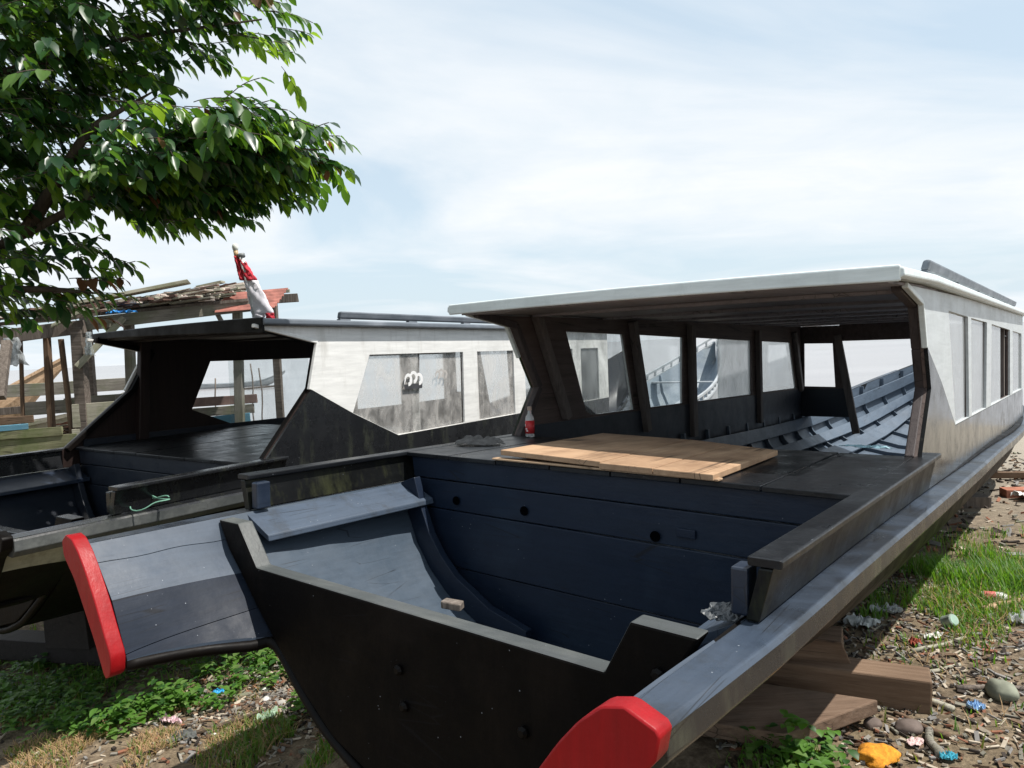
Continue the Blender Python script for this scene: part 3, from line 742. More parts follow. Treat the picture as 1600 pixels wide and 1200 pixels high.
def stone(name, label, cat, loc, size, mat, seed, group=None, amp=.22, rz=0):
    bm = bmesh.new(); bmesh.ops.create_icosphere(bm, subdivisions=3, radius=.5)
    for v in bm.verts:
        p = v.co.copy()
        v.co *= 1 + amp*noise.noise(p*2.2+Vector((seed*3.7, seed, 0))) + amp*.4*noise.noise(p*6+Vector((0, seed*2.1, 4)))
        v.co = Vector((v.co.x*size[0], v.co.y*size[1], max(v.co.z, -.3)*size[2]))
    me = bpy.data.meshes.new(name); bm.to_mesh(me); bm.free(); me.materials.append(mat)
    for p in me.polygons: p.use_smooth = True
    o = bpy.data.objects.new(name, me); COL.objects.link(o); o.location = loc; o.rotation_euler = (0, 0, rz)
    return tag(o, label, cat, group)
def plank(name, label, cat, p0, p1, w, h, mat, seed=0, group=None, roll=0, parent=None, ragged=.0, n=8, bevel=.004):
    """a timber along local x with slightly uneven faces and ragged ends"""
    p0, p1 = Vector(p0), Vector(p1); L = (p1-p0).length
    rr = random.Random(seed*31+5); secs = []
    for i in range(n+1):
        t = i/n; x = t*L
        e = 1 if i in (0, n) else 0
        q = []
        for a, b in ((-1,-1),(1,-1),(1,1),(-1,1)):
            jx = e*rr.uniform(-ragged, ragged)
            q.append((x+jx, a*w/2 + .05*w*noise.noise((x*2+seed, a*3, b)), b*h/2 + .06*h*noise.noise((x*2, a*3+seed, b*2+7))))
        secs.append(q)
    o = MB().loft(secs).build(name, mat, bevel=bevel)
    d = (p1-p0).normalized(); y = Vector((0,0,1)).cross(d)
    if y.length < .05: y = Vector((0,1,0))
    y.normalize(); z = d.cross(y)
    Mx = Matrix((d, y, z)).transposed() @ Matrix.Rotation(roll, 3, 'X')
    if parent is not None:
        o.parent = parent; o.matrix_local = Matrix.Translation(p0) @ Mx.to_4x4()
        return o
    o.matrix_world = Matrix.Translation(p0) @ Mx.to_4x4()
    return tag(o, label, cat, group)

def hatch():
    o = empty('hatch_cover', WA((0,-.8,0)), 'raw brown plywood hatch cover lying on the black deck of the red tipped boat', 'plywood', M=MA)
    def sheet(name, c, z0, t, mat):
        V = [((p[0])*K, (p[1]+.8)*K, (p[2]+z0)*K) for p in c] + [((p[0])*K, (p[1]+.8)*K, (p[2]+z0+t)*K) for p in c]
        m = MB().add(V, [(0,1,2,3),(7,6,5,4),(0,4,5,1),(1,5,6,2),(2,6,7,3),(3,7,4,0)])
        return m.build(name, mat, o, bevel=.003)
    sheet('board', [(-.60,-1.33,.035),(.16,-1.41,.02),(.06,.03,.006),(-.72,.15,.012)], 0, .032, PLY)
    sheet('board', [(.166,-1.435,.014),(.50,-1.455,.010),(.435,-.15,.006),(.066,.03,.006)], 0, .034, PLY)
    sheet('board', [(.506,-1.462,.010),(.84,-1.482,.006),(.80,-.33,.006),(.441,-.15,.006)], 0, .0325, PLY)
    sheet('under_strip', [(-.66,-1.345,.002),(.86,-1.465,.002),(.86,-1.40,.002),(-.66,-1.28,.002)], 0, .012, TANW)
hatch()
def bottle():
    o = empty('bottle', WA((-1.30,-.03,.003)), 'small clear plastic bottle with red label on the navy boat deck', 'bottle', M=MA)
    PL = newmat('clear_plastic'); b = PL[2]; b.inputs['Base Color'].default_value = (.75, .78, .78, 1); b.inputs['Transmission Weight'].default_value = .55; b.inputs['Roughness'].default_value = .25
    MB().lathe([(.023,0),(.027,.006),(.027,.105),(.023,.122),(.012,.138),(.0115,.16)], 20).build('bottle_body', PL[0], o, smooth=True)
    MB().lathe([(.0278,.022),(.0278,.098)], 20).build('label_band', plain('red_label', (.50, .03, .035), .45, .3, 40), o, smooth=True)
    MB().lathe([(.0135,.158),(.0135,.18)], 14).build('cap', plain('brown_cap', (.4, .3, .24), .5), o)
    wh = plain('label_white', (.75, .72, .7), .5)
    for a, z, ww, hh in ((-1.75,.05,.012,.008),(-1.55,.038,.014,.006),(-2.2,.07,.008,.012)):
        c = MB().box((0,0,0), (ww, .001, hh)).build('label_mark', wh, o)
        c.location = (.0283*math.cos(a), .0283*math.sin(a), z); c.rotation_euler = (0,0,a+rad(90))
bottle()
def cloth_heap():
    m = MB(); rr = random.Random(4)
    V = []; n = 22
    for j in range(n+1):
        for i in range(n+1):
            u, v = i/n*2-1, j/n*2-1; r = math.hypot(u, v)
            e = 1 + .25*noise.noise((math.atan2(v, u)*1.3, 2, 3))
            hgt = max(0, 1-(r/e)**2)
            fold = abs(noise.noise((u*2.5+v*1.2, v*5.5, 1.5)))
            V.append((u*.15, v*.10, .004 + .045*hgt*(.45+1.1*fold)))
    N = n+1
    F = [(j*N+i, j*N+i+1, (j+1)*N+i+1, (j+1)*N+i) for j in range(n) for i in range(n) if math.hypot((i+.5)/n*2-1, (j+.5)/n*2-1) < .9+.15*noise.noise((i*.4, j*.4, 1))]
    m.add(V, F); o = m.build('rag_heap', plain('grey_rag', (.13, .125, .12), .9, .5, 25), fixn=False)
    md = o.modifiers.new('thickness', 'SOLIDIFY'); md.thickness = .004
    o.matrix_world = Matrix.Translation(WA((-1.33,-.66,.002))) @ MA.to_4x4() @ Matrix.Rotation(.5, 4, 'Z')
    tag(o, 'crumpled grey rag on the left edge of the navy boat deck', 'rag')
cloth_heap()
plank('wood_block', 'small weathered wooden block on the transom edge of the red tipped boat', 'wood block', WA((.24,-2.80,-.352)), WA((.32,-2.78,-.356)), .035, .022, TIMBERZ, 3, ragged=.004)
crumple('plastic_scrap', 'clear wrinkled plastic scrap at the inner end of the right bulwark', 'plastic scrap', WA((1.37,-2.74,-.2)), .11, .07, .008, plain('pale_plastic', (.055, .062, .068), .3, .3, 30), 3, .4, tilt=.3)
crumple('plastic_strip', 'light blue plastic strip at the foot of the right cabin post', 'plastic scrap', WA((1.20,.20,.02)), .22, .04, .012, plain('pale_blue_plastic', (.35, .55, .62), .35, .3, 30), 8, -.7)
def green_string():
    m = MB(); pts = []
    for i in range(41):
        a = i/40*math.tau*1.35+.6; r = .115+.02*math.sin(a*3)
        pts.append((r*math.cos(a), .6*r*math.sin(a), .012+.012*math.sin(a*2.3)))
    m.tube(pts, .0035, 6)
    o = m.build('string_loop', plain('green_string', (.14, .3, .22), .7), smooth=True)
    o.matrix_world = Matrix.Translation(WB((1.55,-1.05,-.15))) @ MBm.to_4x4() @ Matrix.Rotation(.25, 4, 'X')
    tag(o, 'loop of thin green string on the gunwale of the black boat', 'string')
green_string()

# wave sticker on the black boat's first window, with its reflection as paler copy
def sticker_and_reflection(y, z, s, m):
    def curl(cx, cz, r):
        o = []
        for i in range(15):
            a = math.pi*1.02 - i/14*math.pi*1.55; o.append((cx+r*math.cos(a), cz+r*math.sin(a)))
        for i in range(15):
            a = math.pi*1.02-math.pi*1.55 + i/14*math.pi*1.55; rr = r*(.35+.30*(i/14)); o.append((cx-.03*r+rr*math.cos(a), cz-.05*r+rr*math.sin(a)))
        o.append((cx-r*1.15, cz-r*.75))
        return o
    mb = MB(); mk = MB()
    T = lambda d: (lambda u, v, w: (1.47+.0157*u+.016+d+w, u, v))
    for i in range(3):
        mb.plate([curl(y+i*s*1.35, z+.35*s*(i % 2), s)], T(.002+.0012*i), .0008)
    mk.plate([[(y-s*1.2, z-s*.7), (y+s*3.6, z-s*.7), (y+s*3.5, z-s*1.5), (y-s*1.0, z-s*1.5)]], T(.0005), .0008)
    return mb, mk
pane = spB['panes'][0]
for (yy, zz, ss, nm, mt, mt2) in ((2.06,.57,.068,'sticker_and_reflection', plain('sticker_white', (.75,.75,.75), .4, .05), plain('sticker_grey', (.05,.05,.055), .4)), (2.60,.60,.05,'sticker_and_reflection', plain('sticker_reflection', (.42,.40,.38), .5, .1), None)):
    a, b = sticker_and_reflection(yy, zz, ss, None)
    a.build(nm, mt, pane, K)
    if mt2: b.build('sticker_band', mt2, pane, K)

# flagpole on the roof of the black boat
def flagpole():
    b = Vector((-1.885, 5.6, 1.83)); t = Vector((-1.985, 5.6, 2.42))
    o = empty('flagpole', b, 'leaning pole with furled red and white flag and lamp on the black canopy', 'flag')
    d = t-b; L = d.length
    up = d.normalized()
    pole = plain('pole_grey', (.5, .52, .53), .5)
    MB().tube([(0,0,0), tuple(d*.93)], .02, 10).build('pole', pole, o, smooth=True)
    MB().tube([tuple(d*.90), tuple(d*.945)], .028, 10).build('pole_clamp', plain('clamp', (.2,.22,.23), .5), o, smooth=True)
    la = d*.93 + Vector((-.035, 0, .0))
    MB().tube([tuple(la+up*-.02), tuple(la+up*.035)], .017, 10).build('lamp_socket', plain('amber_socket', (.45, .3, .16), .4), o, smooth=True)
    MB().lathe([(.012,0),(.02,.012),(.024,.03),(.019,.05),(.008,.058)], 14, tuple(la+up*.03)).build('bulb', plain('frosted_bulb', (.7, .72, .68), .15, .1), o, smooth=True)
    def cone(z0, z1, w0, w1, name, mat, x0=0, ph=0):
        secs = []
        for i in range(13):
            t = i/12; z = lerp(z0, z1, t); ww = lerp(w0, w1, t)
            c = Vector((d.x/d.z*z, 0, z)); q = []
            for k in range(14):
                a = k/14*math.tau
                fx = (math.cos(a)*.5+.5)*ww - .022 + x0; fy = math.sin(a)*(.022+.012*math.sin(t*9+k*1.9+ph))
                q.append((c.x+fx+.006*math.sin(t*14+k*2.3), fy, z))
            secs.append(q)
        MB().loft(secs).build(name, mat, o, smooth=True)
    rc = plain('flag_red_cloth', (.52, .03, .05), .8, .25, 18); wc = plain('flag_white_cloth', (.62, .61, .66), .8, .15, 18)
    cone(.355, .515, .098, .035, 'flag_red', rc)
    cone(.10, .354, .165, .098, 'flag_white', wc, ph=2)
    cone(.02, .098, .085, .09, 'flag_white', wc, ph=4)
    cone(.035, .105, .055, .062, 'flag_red', rc, x0=.10)
    cone(.36, .54, .03, .03, 'flag_red', rc, x0=-.03)
flagpole()

# ------------------------------------------------------------------ open shed on the left
def shed():
    o = empty('shed', (-4.2, 7.3, -.17), 'open shed of weathered posts under a collapsing roof of debris', 'shed')
    O = Vector((-4.2, 7.3, -.17))
    def p(name, a, b, w, h, m, sd=0, rg=.0, roll=0): return plank(name, None, None, Vector(a)-O, Vector(b)-O, w, h, m, sd, parent=o, ragged=rg, roll=roll)
    p('post', (-4.19,7.2,-.17), (-4.16,7.2,1.98), .105, .105, TIMBERZ, 1)
    p('post', (-3.96,7.6,-.17), (-3.875,7.62,2.05), .08, .08, TIMBERG, 2)
    p('post', (-2.95,7.85,-.17), (-2.85,7.85,2.10), .085, .085, TIMBERG, 3)
    p('post', (-4.53,7.25,.75), (-4.50,7.25,1.90), .062, .05, TIMBER, 4)
    p('post', (-4.16,7.3,.9), (-4.12,7.3,1.2), .03, .03, TIMBER, 14)
    p('post', (-4.84,7.3,.9), (-4.79,7.3,1.9), .03, .03, TIMBER, 5)
    p('post', (-4.32,7.25,.85), (-4.365,7.25,1.88), .042, .04, TIMBER, 6)
    p('post', (-4.98,7.0,-.17), (-5.0,7.0,1.95), .09, .09, TIMBERZ, 7)
    p('eave_beam', (-5.05,7.0,1.90), (-4.10,7.2,1.985), .06, .13, TIMBERZ, 8, .01)
    p('eave_beam', (-4.16,7.25,2.01), (-2.55,7.86,2.17), .05, .12, TIMBERG, 9, .015)
    p('rear_beam', (-5.1,8.7,2.25), (-2.5,8.9,2.3), .06, .1, TIMBERZ, 22, .015)
    for i, x in enumerate((-4.95, -2.75)): p('post', (x,8.75,-.2), (x,8.75,2.25), .08, .08, TIMBERZ, 30+i)
    p('brace', (-4.155,7.12,1.60), (-3.775,7.32,2.06), .05, .06, PALEW, 10, .006)
    p('brace', (-3.99,7.35,2.0), (-3.86,7.55,1.8), .05, .05, TIMBERG, 11)
    p('brace', (-3.05,7.72,2.16), (-2.93,7.78,1.86), .04, .045, TIMBERG, 12)
    p('brace', (-4.62,6.85,1.86), (-4.52,6.55,1.36), .075, .075, TIMBERZ, 13)
    # wall boards
    for i, (z0, hh, x1, m) in enumerate(((1.13,.225,-3.50,PALEW),(.895,.22,-3.62,PALEW),(.66,.22,-3.62,PALEW),(.43,.22,-3.6,BLUEPL))):
        a, b = (-4.25,7.14,z0), (x1,7.32,z0+.012)
        p('wall_board', a, b, .022, hh, m, 40+i, .012)
    for i, (z0, hh, m) in enumerate(((.865,.185,MOSSY),(.67,.185,MOSSY),(.47,.19,MOSSY),(.27,.19,TIMBERG))):
        p('wall_board', (-5.15,6.98,z0), (-4.22,7.13,z0+.008), .022, hh, m, 50+i, .012)
    p('wall_board', (-5.1,6.96,1.05), (-4.62,7.05,1.06), .02, .055, BLUEPL, 58, .01)
    p('wall_board', (-5.1,6.97,.985), (-4.33,7.1,.995), .02, .085, MOSSY, 64, .01)
    p('wall_board', (-5.1,7.02,1.12), (-4.6,7.1,1.125), .02, .07, TIMBER, 59, .01)
    p('wall_board', (-5.2,7.9,1.18), (-4.25,7.95,1.2), .02, .14, TIMBERG, 65, .01)
    p('wall_board', (-5.2,8.6,1.16), (-4.1,8.65,1.2), .022, .17, TIMBERG, 60, .01)
    p('wall_board', (-3.7,8.25,1.14), (-2.86,8.3,1.155), .022, .1, plain('faded_red_plank', (.25,.17,.15), .85, .3, 10), 61, .012)
    p('wall_board', (-3.62,8.2,1.03), (-2.9,8.3,1.045), .022, .1, TIMBERG, 62, .012)
    p('wall_board', (-3.40,8.1,.93), (-2.91,8.2,.95), .022, .11, BLUEPL, 63, .012)
    # roof: sagging layers of thatch sticks, bark and planks
    rr = random.Random(11)
    deb = [MB() for _ in range(4)]
    def roofz(x, v):   # v 0 eave .. 1 ridge
        e = lerp(2.05, 2.22, (x+5.0)/2.2); g = lerp(2.22, 2.43, (x+5.0)/1.6) if x < -3.4 else 2.40-.14*(x+3.4)
        return lerp(e, g, v)
    for i in range(470):
        x = rr.uniform(-5.1, -2.75); v = rr.random(); L = rr.uniform(.12, .5)
        y = lerp(7.05+.35*(x+5.0)*.9, 8.7, v) - .1
        z = roofz(x, v) + rr.uniform(.0, .05)
        a = rr.gauss(.15, .45)
        dx, dy = math.cos(a)*L, math.sin(a)*L
        if x+dx > -2.85: continue
        deb[rr.randrange(4)].bar((x, y, z), (x+dx, y+dy, z+.08*dx+rr.uniform(-.02, .03)+.09*dy), rr.uniform(.02, .11), rr.uniform(.006, .025))
    for d, m in zip(deb, (TIMBERG, plain('bleached_thatch', (.58,.50,.44), .9, .3, 10), PALEW, plain('bark_strips', (.11, .06, .045), .85, .4, 14))): d.build('roof_debris', m, o, M=Matrix.Translation(-O))
    s = []
    for i in range(25):
        x = lerp(-5.15, -2.7, i/24)
        s.append([(x, 7.05+.3*(x+5), roofz(x, 0)-.0), (x, 8.75, roofz(x, 1)-.02), (x, 8.75, roofz(x, 1)-.05), (x, 7.05+.3*(x+5), roofz(x, 0)-.03)])
    MB().loft(s).build('roof_sheet', TIMBERZ, o, M=Matrix.Translation(-O))
    p('roof_plank', (-4.62,7.75,2.235), (-3.40,8.0,2.455), .2, .035, PALEW, 70, .02)
    p('roof_plank', (-4.95,7.2,2.13), (-4.2,7.3,2.19), .1, .02, PALEW, 71, .03)
    p('roof_plank', (-4.32,7.05,2.0), (-4.02,7.15,2.16), .05, .03, PALEW, 72, .02)
    p('roof_plank', (-2.72,8.28,2.315), (-2.42,8.3,2.335), .03, .04, PALEW, 73, .004)
    p('roof_plank', (-4.1,7.25,2.12), (-3.3,7.55,2.22), .09, .018, PALEW, 74, .02)
    # corrugated sheet
    c = []
    for i in range(37):
        t = i/36; zz = .012*math.sin(t*math.tau*6)
        c.append([(lerp(-3.0, -2.98, t), lerp(7.62, 7.95, t), lerp(2.09, 2.31, t)+zz), (lerp(-2.42, -2.36, t), lerp(7.74, 8.05, t), lerp(2.12, 2.345, t)+zz)])
    cm = MB().loft(c, closed=False, cap=False).build('corrugated_sheet', RUST, o, fixn=False, M=Matrix.Translation(-O))
    md = cm.modifiers.new('thickness', 'SOLIDIFY'); md.thickness = .003
shed()
crumple('tarp_scrap', 'bright blue plastic tarp scrap lying on the eave of the shed roof', 'tarp', (-3.74,7.22,2.10), .26, .14, .03, BLUETARP, 6, .2)
def hanging_bag(name, label, x, y, z, w, h, mat, seed):
    m = MB(); V = []; n = 12
    for j in range(n+1):
        for i in range(n+1):
            u, v = i/n*2-1, j/n
            ww = w/2*(.75+.35*v+.25*noise.noise((v*3, seed, 2)))
            V.append((u*ww + .02*cr(u, v, seed, 1, 3), .04*cr(u*1.5, v*2, seed+2, 1, 2.5)+.03*math.sin(u*5+v*2), -v*h*(1+.25*noise.noise((u*2.3, seed, 0)))))
    N = n+1
    m.add(V, [(j*N+i, j*N+i+1, (j+1)*N+i+1, (j+1)*N+i) for j in range(n) for i in range(n)])
    o = m.build(name, mat, fixn=False, smooth=True); o.location = (x, y, z)
    md = o.modifiers.new('thickness', 'SOLIDIFY'); md.thickness = .002
    tag(o, label, 'plastic bag')
BAGM = glass('thin_grey_plastic', .62, (.42, .44, .45), .2, 9)
hanging_bag('plastic_bag', 'torn grey plastic bag hanging over the left end of the shed beam', -4.60, 6.88, 1.90, .22, .26, BAGM, 3)
hanging_bag('plastic_bag', 'thin clear plastic bag hanging beside the thick shed post', -4.02, 7.12, 1.93, .07, .22, glass('thin_clear_plastic', .3, (.6, .64, .66), .2, 9), 9)
# heap of offcuts inside the shed
def offcuts():
    mbs = [MB() for _ in range(3)]; rr = random.Random(3)
    for i in range(260):
        x = rr.uniform(-5.3, -3.9); y = rr.uniform(7.45, 8.4)
        z = .62 + .36*math.exp(-((x+4.5)/.7)**2) * rr.random() + .1*rr.random(); L = rr.uniform(.12, .6); a = rr.gauss(.2, .6)
        mbs[rr.randrange(3)].bar((x-math.cos(a)*L/2, y-math.sin(a)*L/2, z), (x+math.cos(a)*L/2, y+math.sin(a)*L/2, z+rr.uniform(-.06, .09)), rr.uniform(.015, .05), rr.uniform(.006, .02))
    e = empty('offcut_heap', (-4.5, 7.9, -.2), 'heap of reddish brown wood offcuts and bark inside the shed', 'wood heap')
    for m, mt in zip(mbs, (TANW, plain('red_bark', (.30, .13, .08), .85, .5, 12), TIMBER)): m.build('offcuts', mt, e, M=Matrix.Translation((4.5, -7.9, .2)))
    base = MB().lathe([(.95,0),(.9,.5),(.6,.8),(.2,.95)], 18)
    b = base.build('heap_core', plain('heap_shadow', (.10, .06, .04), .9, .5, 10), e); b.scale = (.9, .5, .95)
offcuts()

# ------------------------------------------------------------------ other boats
def open_boat(name, label, p_st, p_bow, W, sheer, keel, mh, mi, mr, group=None, ribs=9, thw=(.25,.5,.72), slots=False, cat='boat', bluff=1.5, rr_=.03, stern=.25):
    p_st, p_bow = Vector(p_st), Vector(p_bow); L = (p_bow-p_st).length
    a = math.atan2(p_bow.y-p_st.y, p_bow.x-p_st.x)
    e = empty(name, p_st, label, cat, rz=a, group=group)
    def hwid(t): 
        return max(.012, W/2*(1-(max(0, (t-.5)/.5))**bluff*1.0)*(1-(max(0, (.45-t)/.45))**2.2*(1-stern)))
    def sec(t, d):
        w_ = max(.01, hwid(t)-d); zs = interp(sheer, t); zk = min(interp(keel, t)+d, zs-.02); x = t*L
        return [(x, w_, zs), (x, w_*.93, lerp(zs, zk, .4)), (x, w_*.72, lerp(zs, zk, .75)), (x, w_*.36, lerp(zs, zk, .94)), (x, 0, zk)]
    def full(q): return q + [(x, -y, z) for x, y, z in reversed(q[:-1])]
    n = 26; secs = []
    for i in range(n+1):
        t = i/n; o = full(sec(t, 0)); ii = full(sec(t, .03)); ii = [(x, y, z+(0.0)) for x, y, z in ii]
        secs.append(ii + list(reversed(o)))
    h = MB().loft(secs).build('hull', [mh, mi], e)
    for p in h.data.polygons:
        if len(p.vertices) == 4 and all((v % 18) < 9 for v in p.vertices): p.material_index = 1
    for s in (-1, 1):
        def railsec(dz, w0, w1, hh):
            r = []
            for i in range(n+1):
                t = i/n; y = hwid(t); z = interp(sheer, t)+dz
                r.append([(t*L, s*(y-w0), z), (t*L, s*(y+w1), z), (t*L, s*(y+w1), z-hh), (t*L, s*(y-w0), z-hh)])
            return r
        MB().loft(railsec(.02, .03, rr_, .045)).build('gunwale', mr, e)
        if slots:
            MB().loft(railsec(.16, .02, rr_, .045)).build('wash_rail', mr, e)
            for i in range(1, 34):
                t = i/34; y = hwid(t); z = interp(sheer, t)
                MB().box((t*L, s*(y-.003), z+.07), (.06, .03, .11)).build('rail_spacer', mr, e)
    for i in range(ribs):
        t = (i+.7)/(ribs+.6); q0 = full(sec(t, .032)); q1 = full(sec(t, .085))
        MB().plate([[(y, z) for x, y, z in q1] + [(y, z) for x, y, z in reversed(q0)]], lambda u, v, w: (t*L+w, u, v), .05).build('rib', mi, e)
    for t in thw:
        z = interp(sheer, t)-.09
        MB().box((t*L, 0, z), (.2, 2*hwid(t)-.07, .03)).build('thwart', mr, e)
    return e
CG = paint('faded_grey_boat_paint', (.30, .33, .345), (.4, .42, .425), .6, 0, wear=.5, grain=.4)
CGI = paint('faded_blue_grey_inside', (.26, .31, .36), (.34, .39, .42), .6, 0, wear=.5, grain=.4)
CGR = paint('pale_grey_rail', (.38, .41, .43), (.3, .32, .33), .5, 0, wear=.5, grain=.4)
open_boat('open_boat', 'grey open boat with raised slotted bow, seen through the cabin windows', (-.3,10.6,-.46), (4.98,18,-.46), 2.2,
  [(0,.62),(.3,.60),(.55,.78),(.75,1.1),(.9,1.55),(1,1.93)], [(0,.1),(.4,.0),(.7,.06),(.86,.4),(1,1.45)], CG, CGI, CGR, slots=True, thw=(.3,.55,.78), bluff=2.2)
open_boat('wooden_boat', 'fresh tan wooden boat with high pointed bow behind the shed', (-9.6,9.2,-.3), (-6.58,11,-.3), 1.3,
  [(0,1.05),(.4,1.15),(.7,1.5),(1,2.06)], [(0,.5),(.45,.55),(.75,.95),(1,1.93)], TANW, TANW, TANW, thw=(.3,.6), bluff=2.0)
open_boat('wooden_boat', 'low weathered wooden boat with upturned end behind the pale shed boards', (-8.2,9.7,-.35), (-5.17,10.6,-.35), 1.1,
  [(0,1.15),(.45,1.2),(.75,1.36),(1,1.68)], [(0,.85),(.5,.8),(.8,1.0),(1,1.6)], PALEW, TIMBERG, TIMBERG, thw=(.35,.65), bluff=2.2)
plank('long_plank', 'long grey plank lying across the low wooden boat behind the shed', 'plank', (-6.6,9.45,1.33), (-4.35,9.85,1.36), .05, .16, TIMBERG, 81, ragged=.02)
plank('long_plank', 'rough brown log behind the shed beside the wooden boats', 'log', (-6.4,9.0,1.1), (-4.7,9.0,1.16), .1, .09, TIMBERZ, 82, ragged=.03)
open_boat('longtail_boat', 'distant slim grey boat with upturned bow floating far out on the water', (-23.6,55,-.5), (-17.1,56.2,-.5), 1.2,
  [(0,.42),(.4,.34),(.75,.5),(1,1.1)], [(0,-.1),(.6,-.1),(.85,.15),(1,.95)], CG, CGI, CG, thw=(.3,.6), bluff=2.0)
plank('floating_log', 'thin dark branch drifting in front of the distant grey boat', 'driftwood', (-18.6,50,-.44), (-15.6,50.4,-.3), .12, .12, TIMBERZ, 83, ragged=.05)
for i, (x, y, h, l) in enumerate(((-9.2,23,1.5,'slender mooring stake in the water, leftmost of the stakes'), (-8.75,23.4,1.7,'slender mooring stake in the water, second from the left of the stakes'), (-8.05,23,1.9,'tallest slender mooring stake in the water left of the glass edge'), (-7.85,23.2,1.75,'slender mooring stake in the water, rightmost of the stakes'))):
    pts = [(x+.03*math.sin(k*1.3+i), y, -.9+k*(h+.45)/6) for k in range(7)]
    tag(MB().tube(pts, .022, 6).build('mooring_stake', TIMBERZ, smooth=True), l, 'stake', 'mooring stakes in the water')

# ------------------------------------------------------------------ timbers under the boats
plank('timber_beam', 'thick dark squared timber under the navy boat, cut end towards the grass', 'timber', (.05,3.78,.07), (1.70,3.05,.07), .16, .15, TIMBER, 91, ragged=.006, bevel=.008)
tb_ = MB().plate([[(1.406,2.907),(.958,2.698),(.15,3.08),(.60,3.33)]], lambda u, v, w: (u, v, .045+w+.02*(u-.9)), .06).build('timber_board', wood('rough_board', (.10,.062,.04), (.19,.125,.085), (.28,.2,.145), 0, .85, dirt=(.08,.06,.045)), bevel=.006)
tag(tb_, 'broad brown board lying in front of the thick timber under the boat', 'board')
plank('timber_block', 'short wedge of brown timber set on the thick timber under the boat', 'timber block', (1.02,3.42,.18), (1.42,3.28,.17), .2, .13, TIMBER, 93, ragged=.06, bevel=.006)
plank('timber_beam', 'dark timber under the middle of the navy boat, beside a grey sheet scrap', 'timber', (2.4,7.6,-.13), (4.55,7.12,-.13), .18, .14, TIMBERZ, 94, ragged=.01)
plank('timber_beam', 'reddish squared timber under the far part of the navy boat', 'timber', (3.6,9.3,-.10), (5.42,8.5,-.10), .2, .16, TIMBER, 95, ragged=.01)
plank('timber_beam', 'thin brown pole lying beyond the reddish timber on the shore', 'pole', (4.6,8.95,-.19), (7.2,8.2,-.17), .08, .07, TIMBER, 96, ragged=.01)
plank('timber_beam', 'short reddish timber block under the hull between two longer timbers', 'timber block', (3.3,8.1,-.12), (4.7,7.75,-.12), .17, .14, TIMBER, 97, ragged=.01)
crumple('sheet_scrap', 'crumpled grey sheet lying over the dark timber under the boat', 'sheet scrap', (4.35,7.4,-.05), .7, .35, .09, plain('grey_sheet', (.3, .31, .32), .6), 14, .2)
plank('timber_beam', 'timber under the bow of the black boat, half hidden in weeds', 'timber', (-4.4,5.2,-.27), (-2.5,4.75,-.27), .18, .14, DARKB, 98, ragged=.01)

plank('timber_block', 'upright timber chock under the bow of the black boat', 'timber block', (-3.05,4.78,-.03), (-2.75,4.72,-.03), .2, .33, DARKB, 99, ragged=.01)
# ------------------------------------------------------------------ litter
WHT = plain('litter_white', (.62, .61, .58), .6, .15, 20); STN = plain('pale_stone', (.42, .40, .36), .85, .3, 12); GST = plain('grey_green_stone', (.20, .21, .16), .85, .4, 8); BST = plain('brown_stone', (.13, .10, .085), .85, .4, 9)
G = lambda x, y, d=0: (x, y, gh(x, y)+d)
crumple('plastic_shard', 'bright blue plastic shard lying in the weeds by the red tip', 'plastic', G(-1.841,4.340,.01), .075, .06, .02, plain('cyan_plastic', (.03,.32,.62), .4, .15), 21, .3, edge=.4)
crumple('wrapper', 'pink and white crumpled wrapper on dry grass left of the hull', 'wrapper', G(-1.950,3.950,.01), .14, .05, .03, plain('pink_white_foil', (.72,.52,.55), .35, .35, 22), 22, -.4)
crumple('rag', 'dark grey rag lying just below the pink wrapper', 'rag', G(-1.790,3.755,.005), .18, .11, .025, plain('dark_rag', (.10,.105,.10), .9, .3), 23, -.5)
def strip():
    pts = [G(-1.755+.32*t, 3.78+.17*t*t+.036*math.sin(t*3), .012+.02*t) for t in [i/12 for i in range(13)]]
    m = MB(); secs = []
    for p in pts: x, y, z = p; secs.append([(x, y-.014, z), (x, y+.014, z+.004), (x, y+.014, z+.012), (x, y-.014, z+.01)])
    tag(m.loft(secs).build('rubber_strip', plain('brown_rubber', (.09,.065,.045), .7)), 'curved brown strip of bark right of the grey rag', 'bark strip')
strip()
crumple('leaf_scrap', 'pale green withered leaf on the grass by the black hull', 'leaf', G(-1.398,3.913,.015), .09, .10, .04, plain('pale_leaf', (.33,.45,.33), .7, .2), 25, .6, edge=.5)
for i, (x, y, s, l) in enumerate(((-1.570,4.359,.05,'white stone among wood chips, nearest the hull curve'), (-1.796,4.686,.045,'small white stone under the bottom edge of the left wing'), (-1.514,4.214,.05,'flat white stone just below another white stone by the hull'), (-1.396,4.132,.055,'pale stone touching the shadow edge of the black hull'), (-1.640,3.767,.035,'small cream stone on dry grass below the bark strip'), (-1.658,3.828,.03,'tiny cream pebble beside the bark strip'), (-1.658,4.535,.05,'pale buff stone in the wood chips left of the white stones'))):
    stone('stone', l, 'stone', G(x, y, .008), (s*1.2, s*.8, s*.6), WHT if i % 2 == 0 else STN, 30+i, 'pale stones by the hull', rz=i)
stone('sponge', 'lumpy orange yellow foam chunk on the ground at the bottom edge', 'foam', G(1.275,2.655,.012), (.15,.11,.07), plain('orange_foam', (.62,.25,.02), .9, .45, 60, bumpk=1.0), 41, amp=.75)
stone('rock', 'round grey green rock at the right edge', 'rock', G(2.03,3.10,.03), (.11,.15,.10), GST, 42)
stone('rock', 'flat dark brown rock by the cut end of the thick timber', 'rock', G(1.50,2.86,.012), (.11,.08,.06), BST, 43)
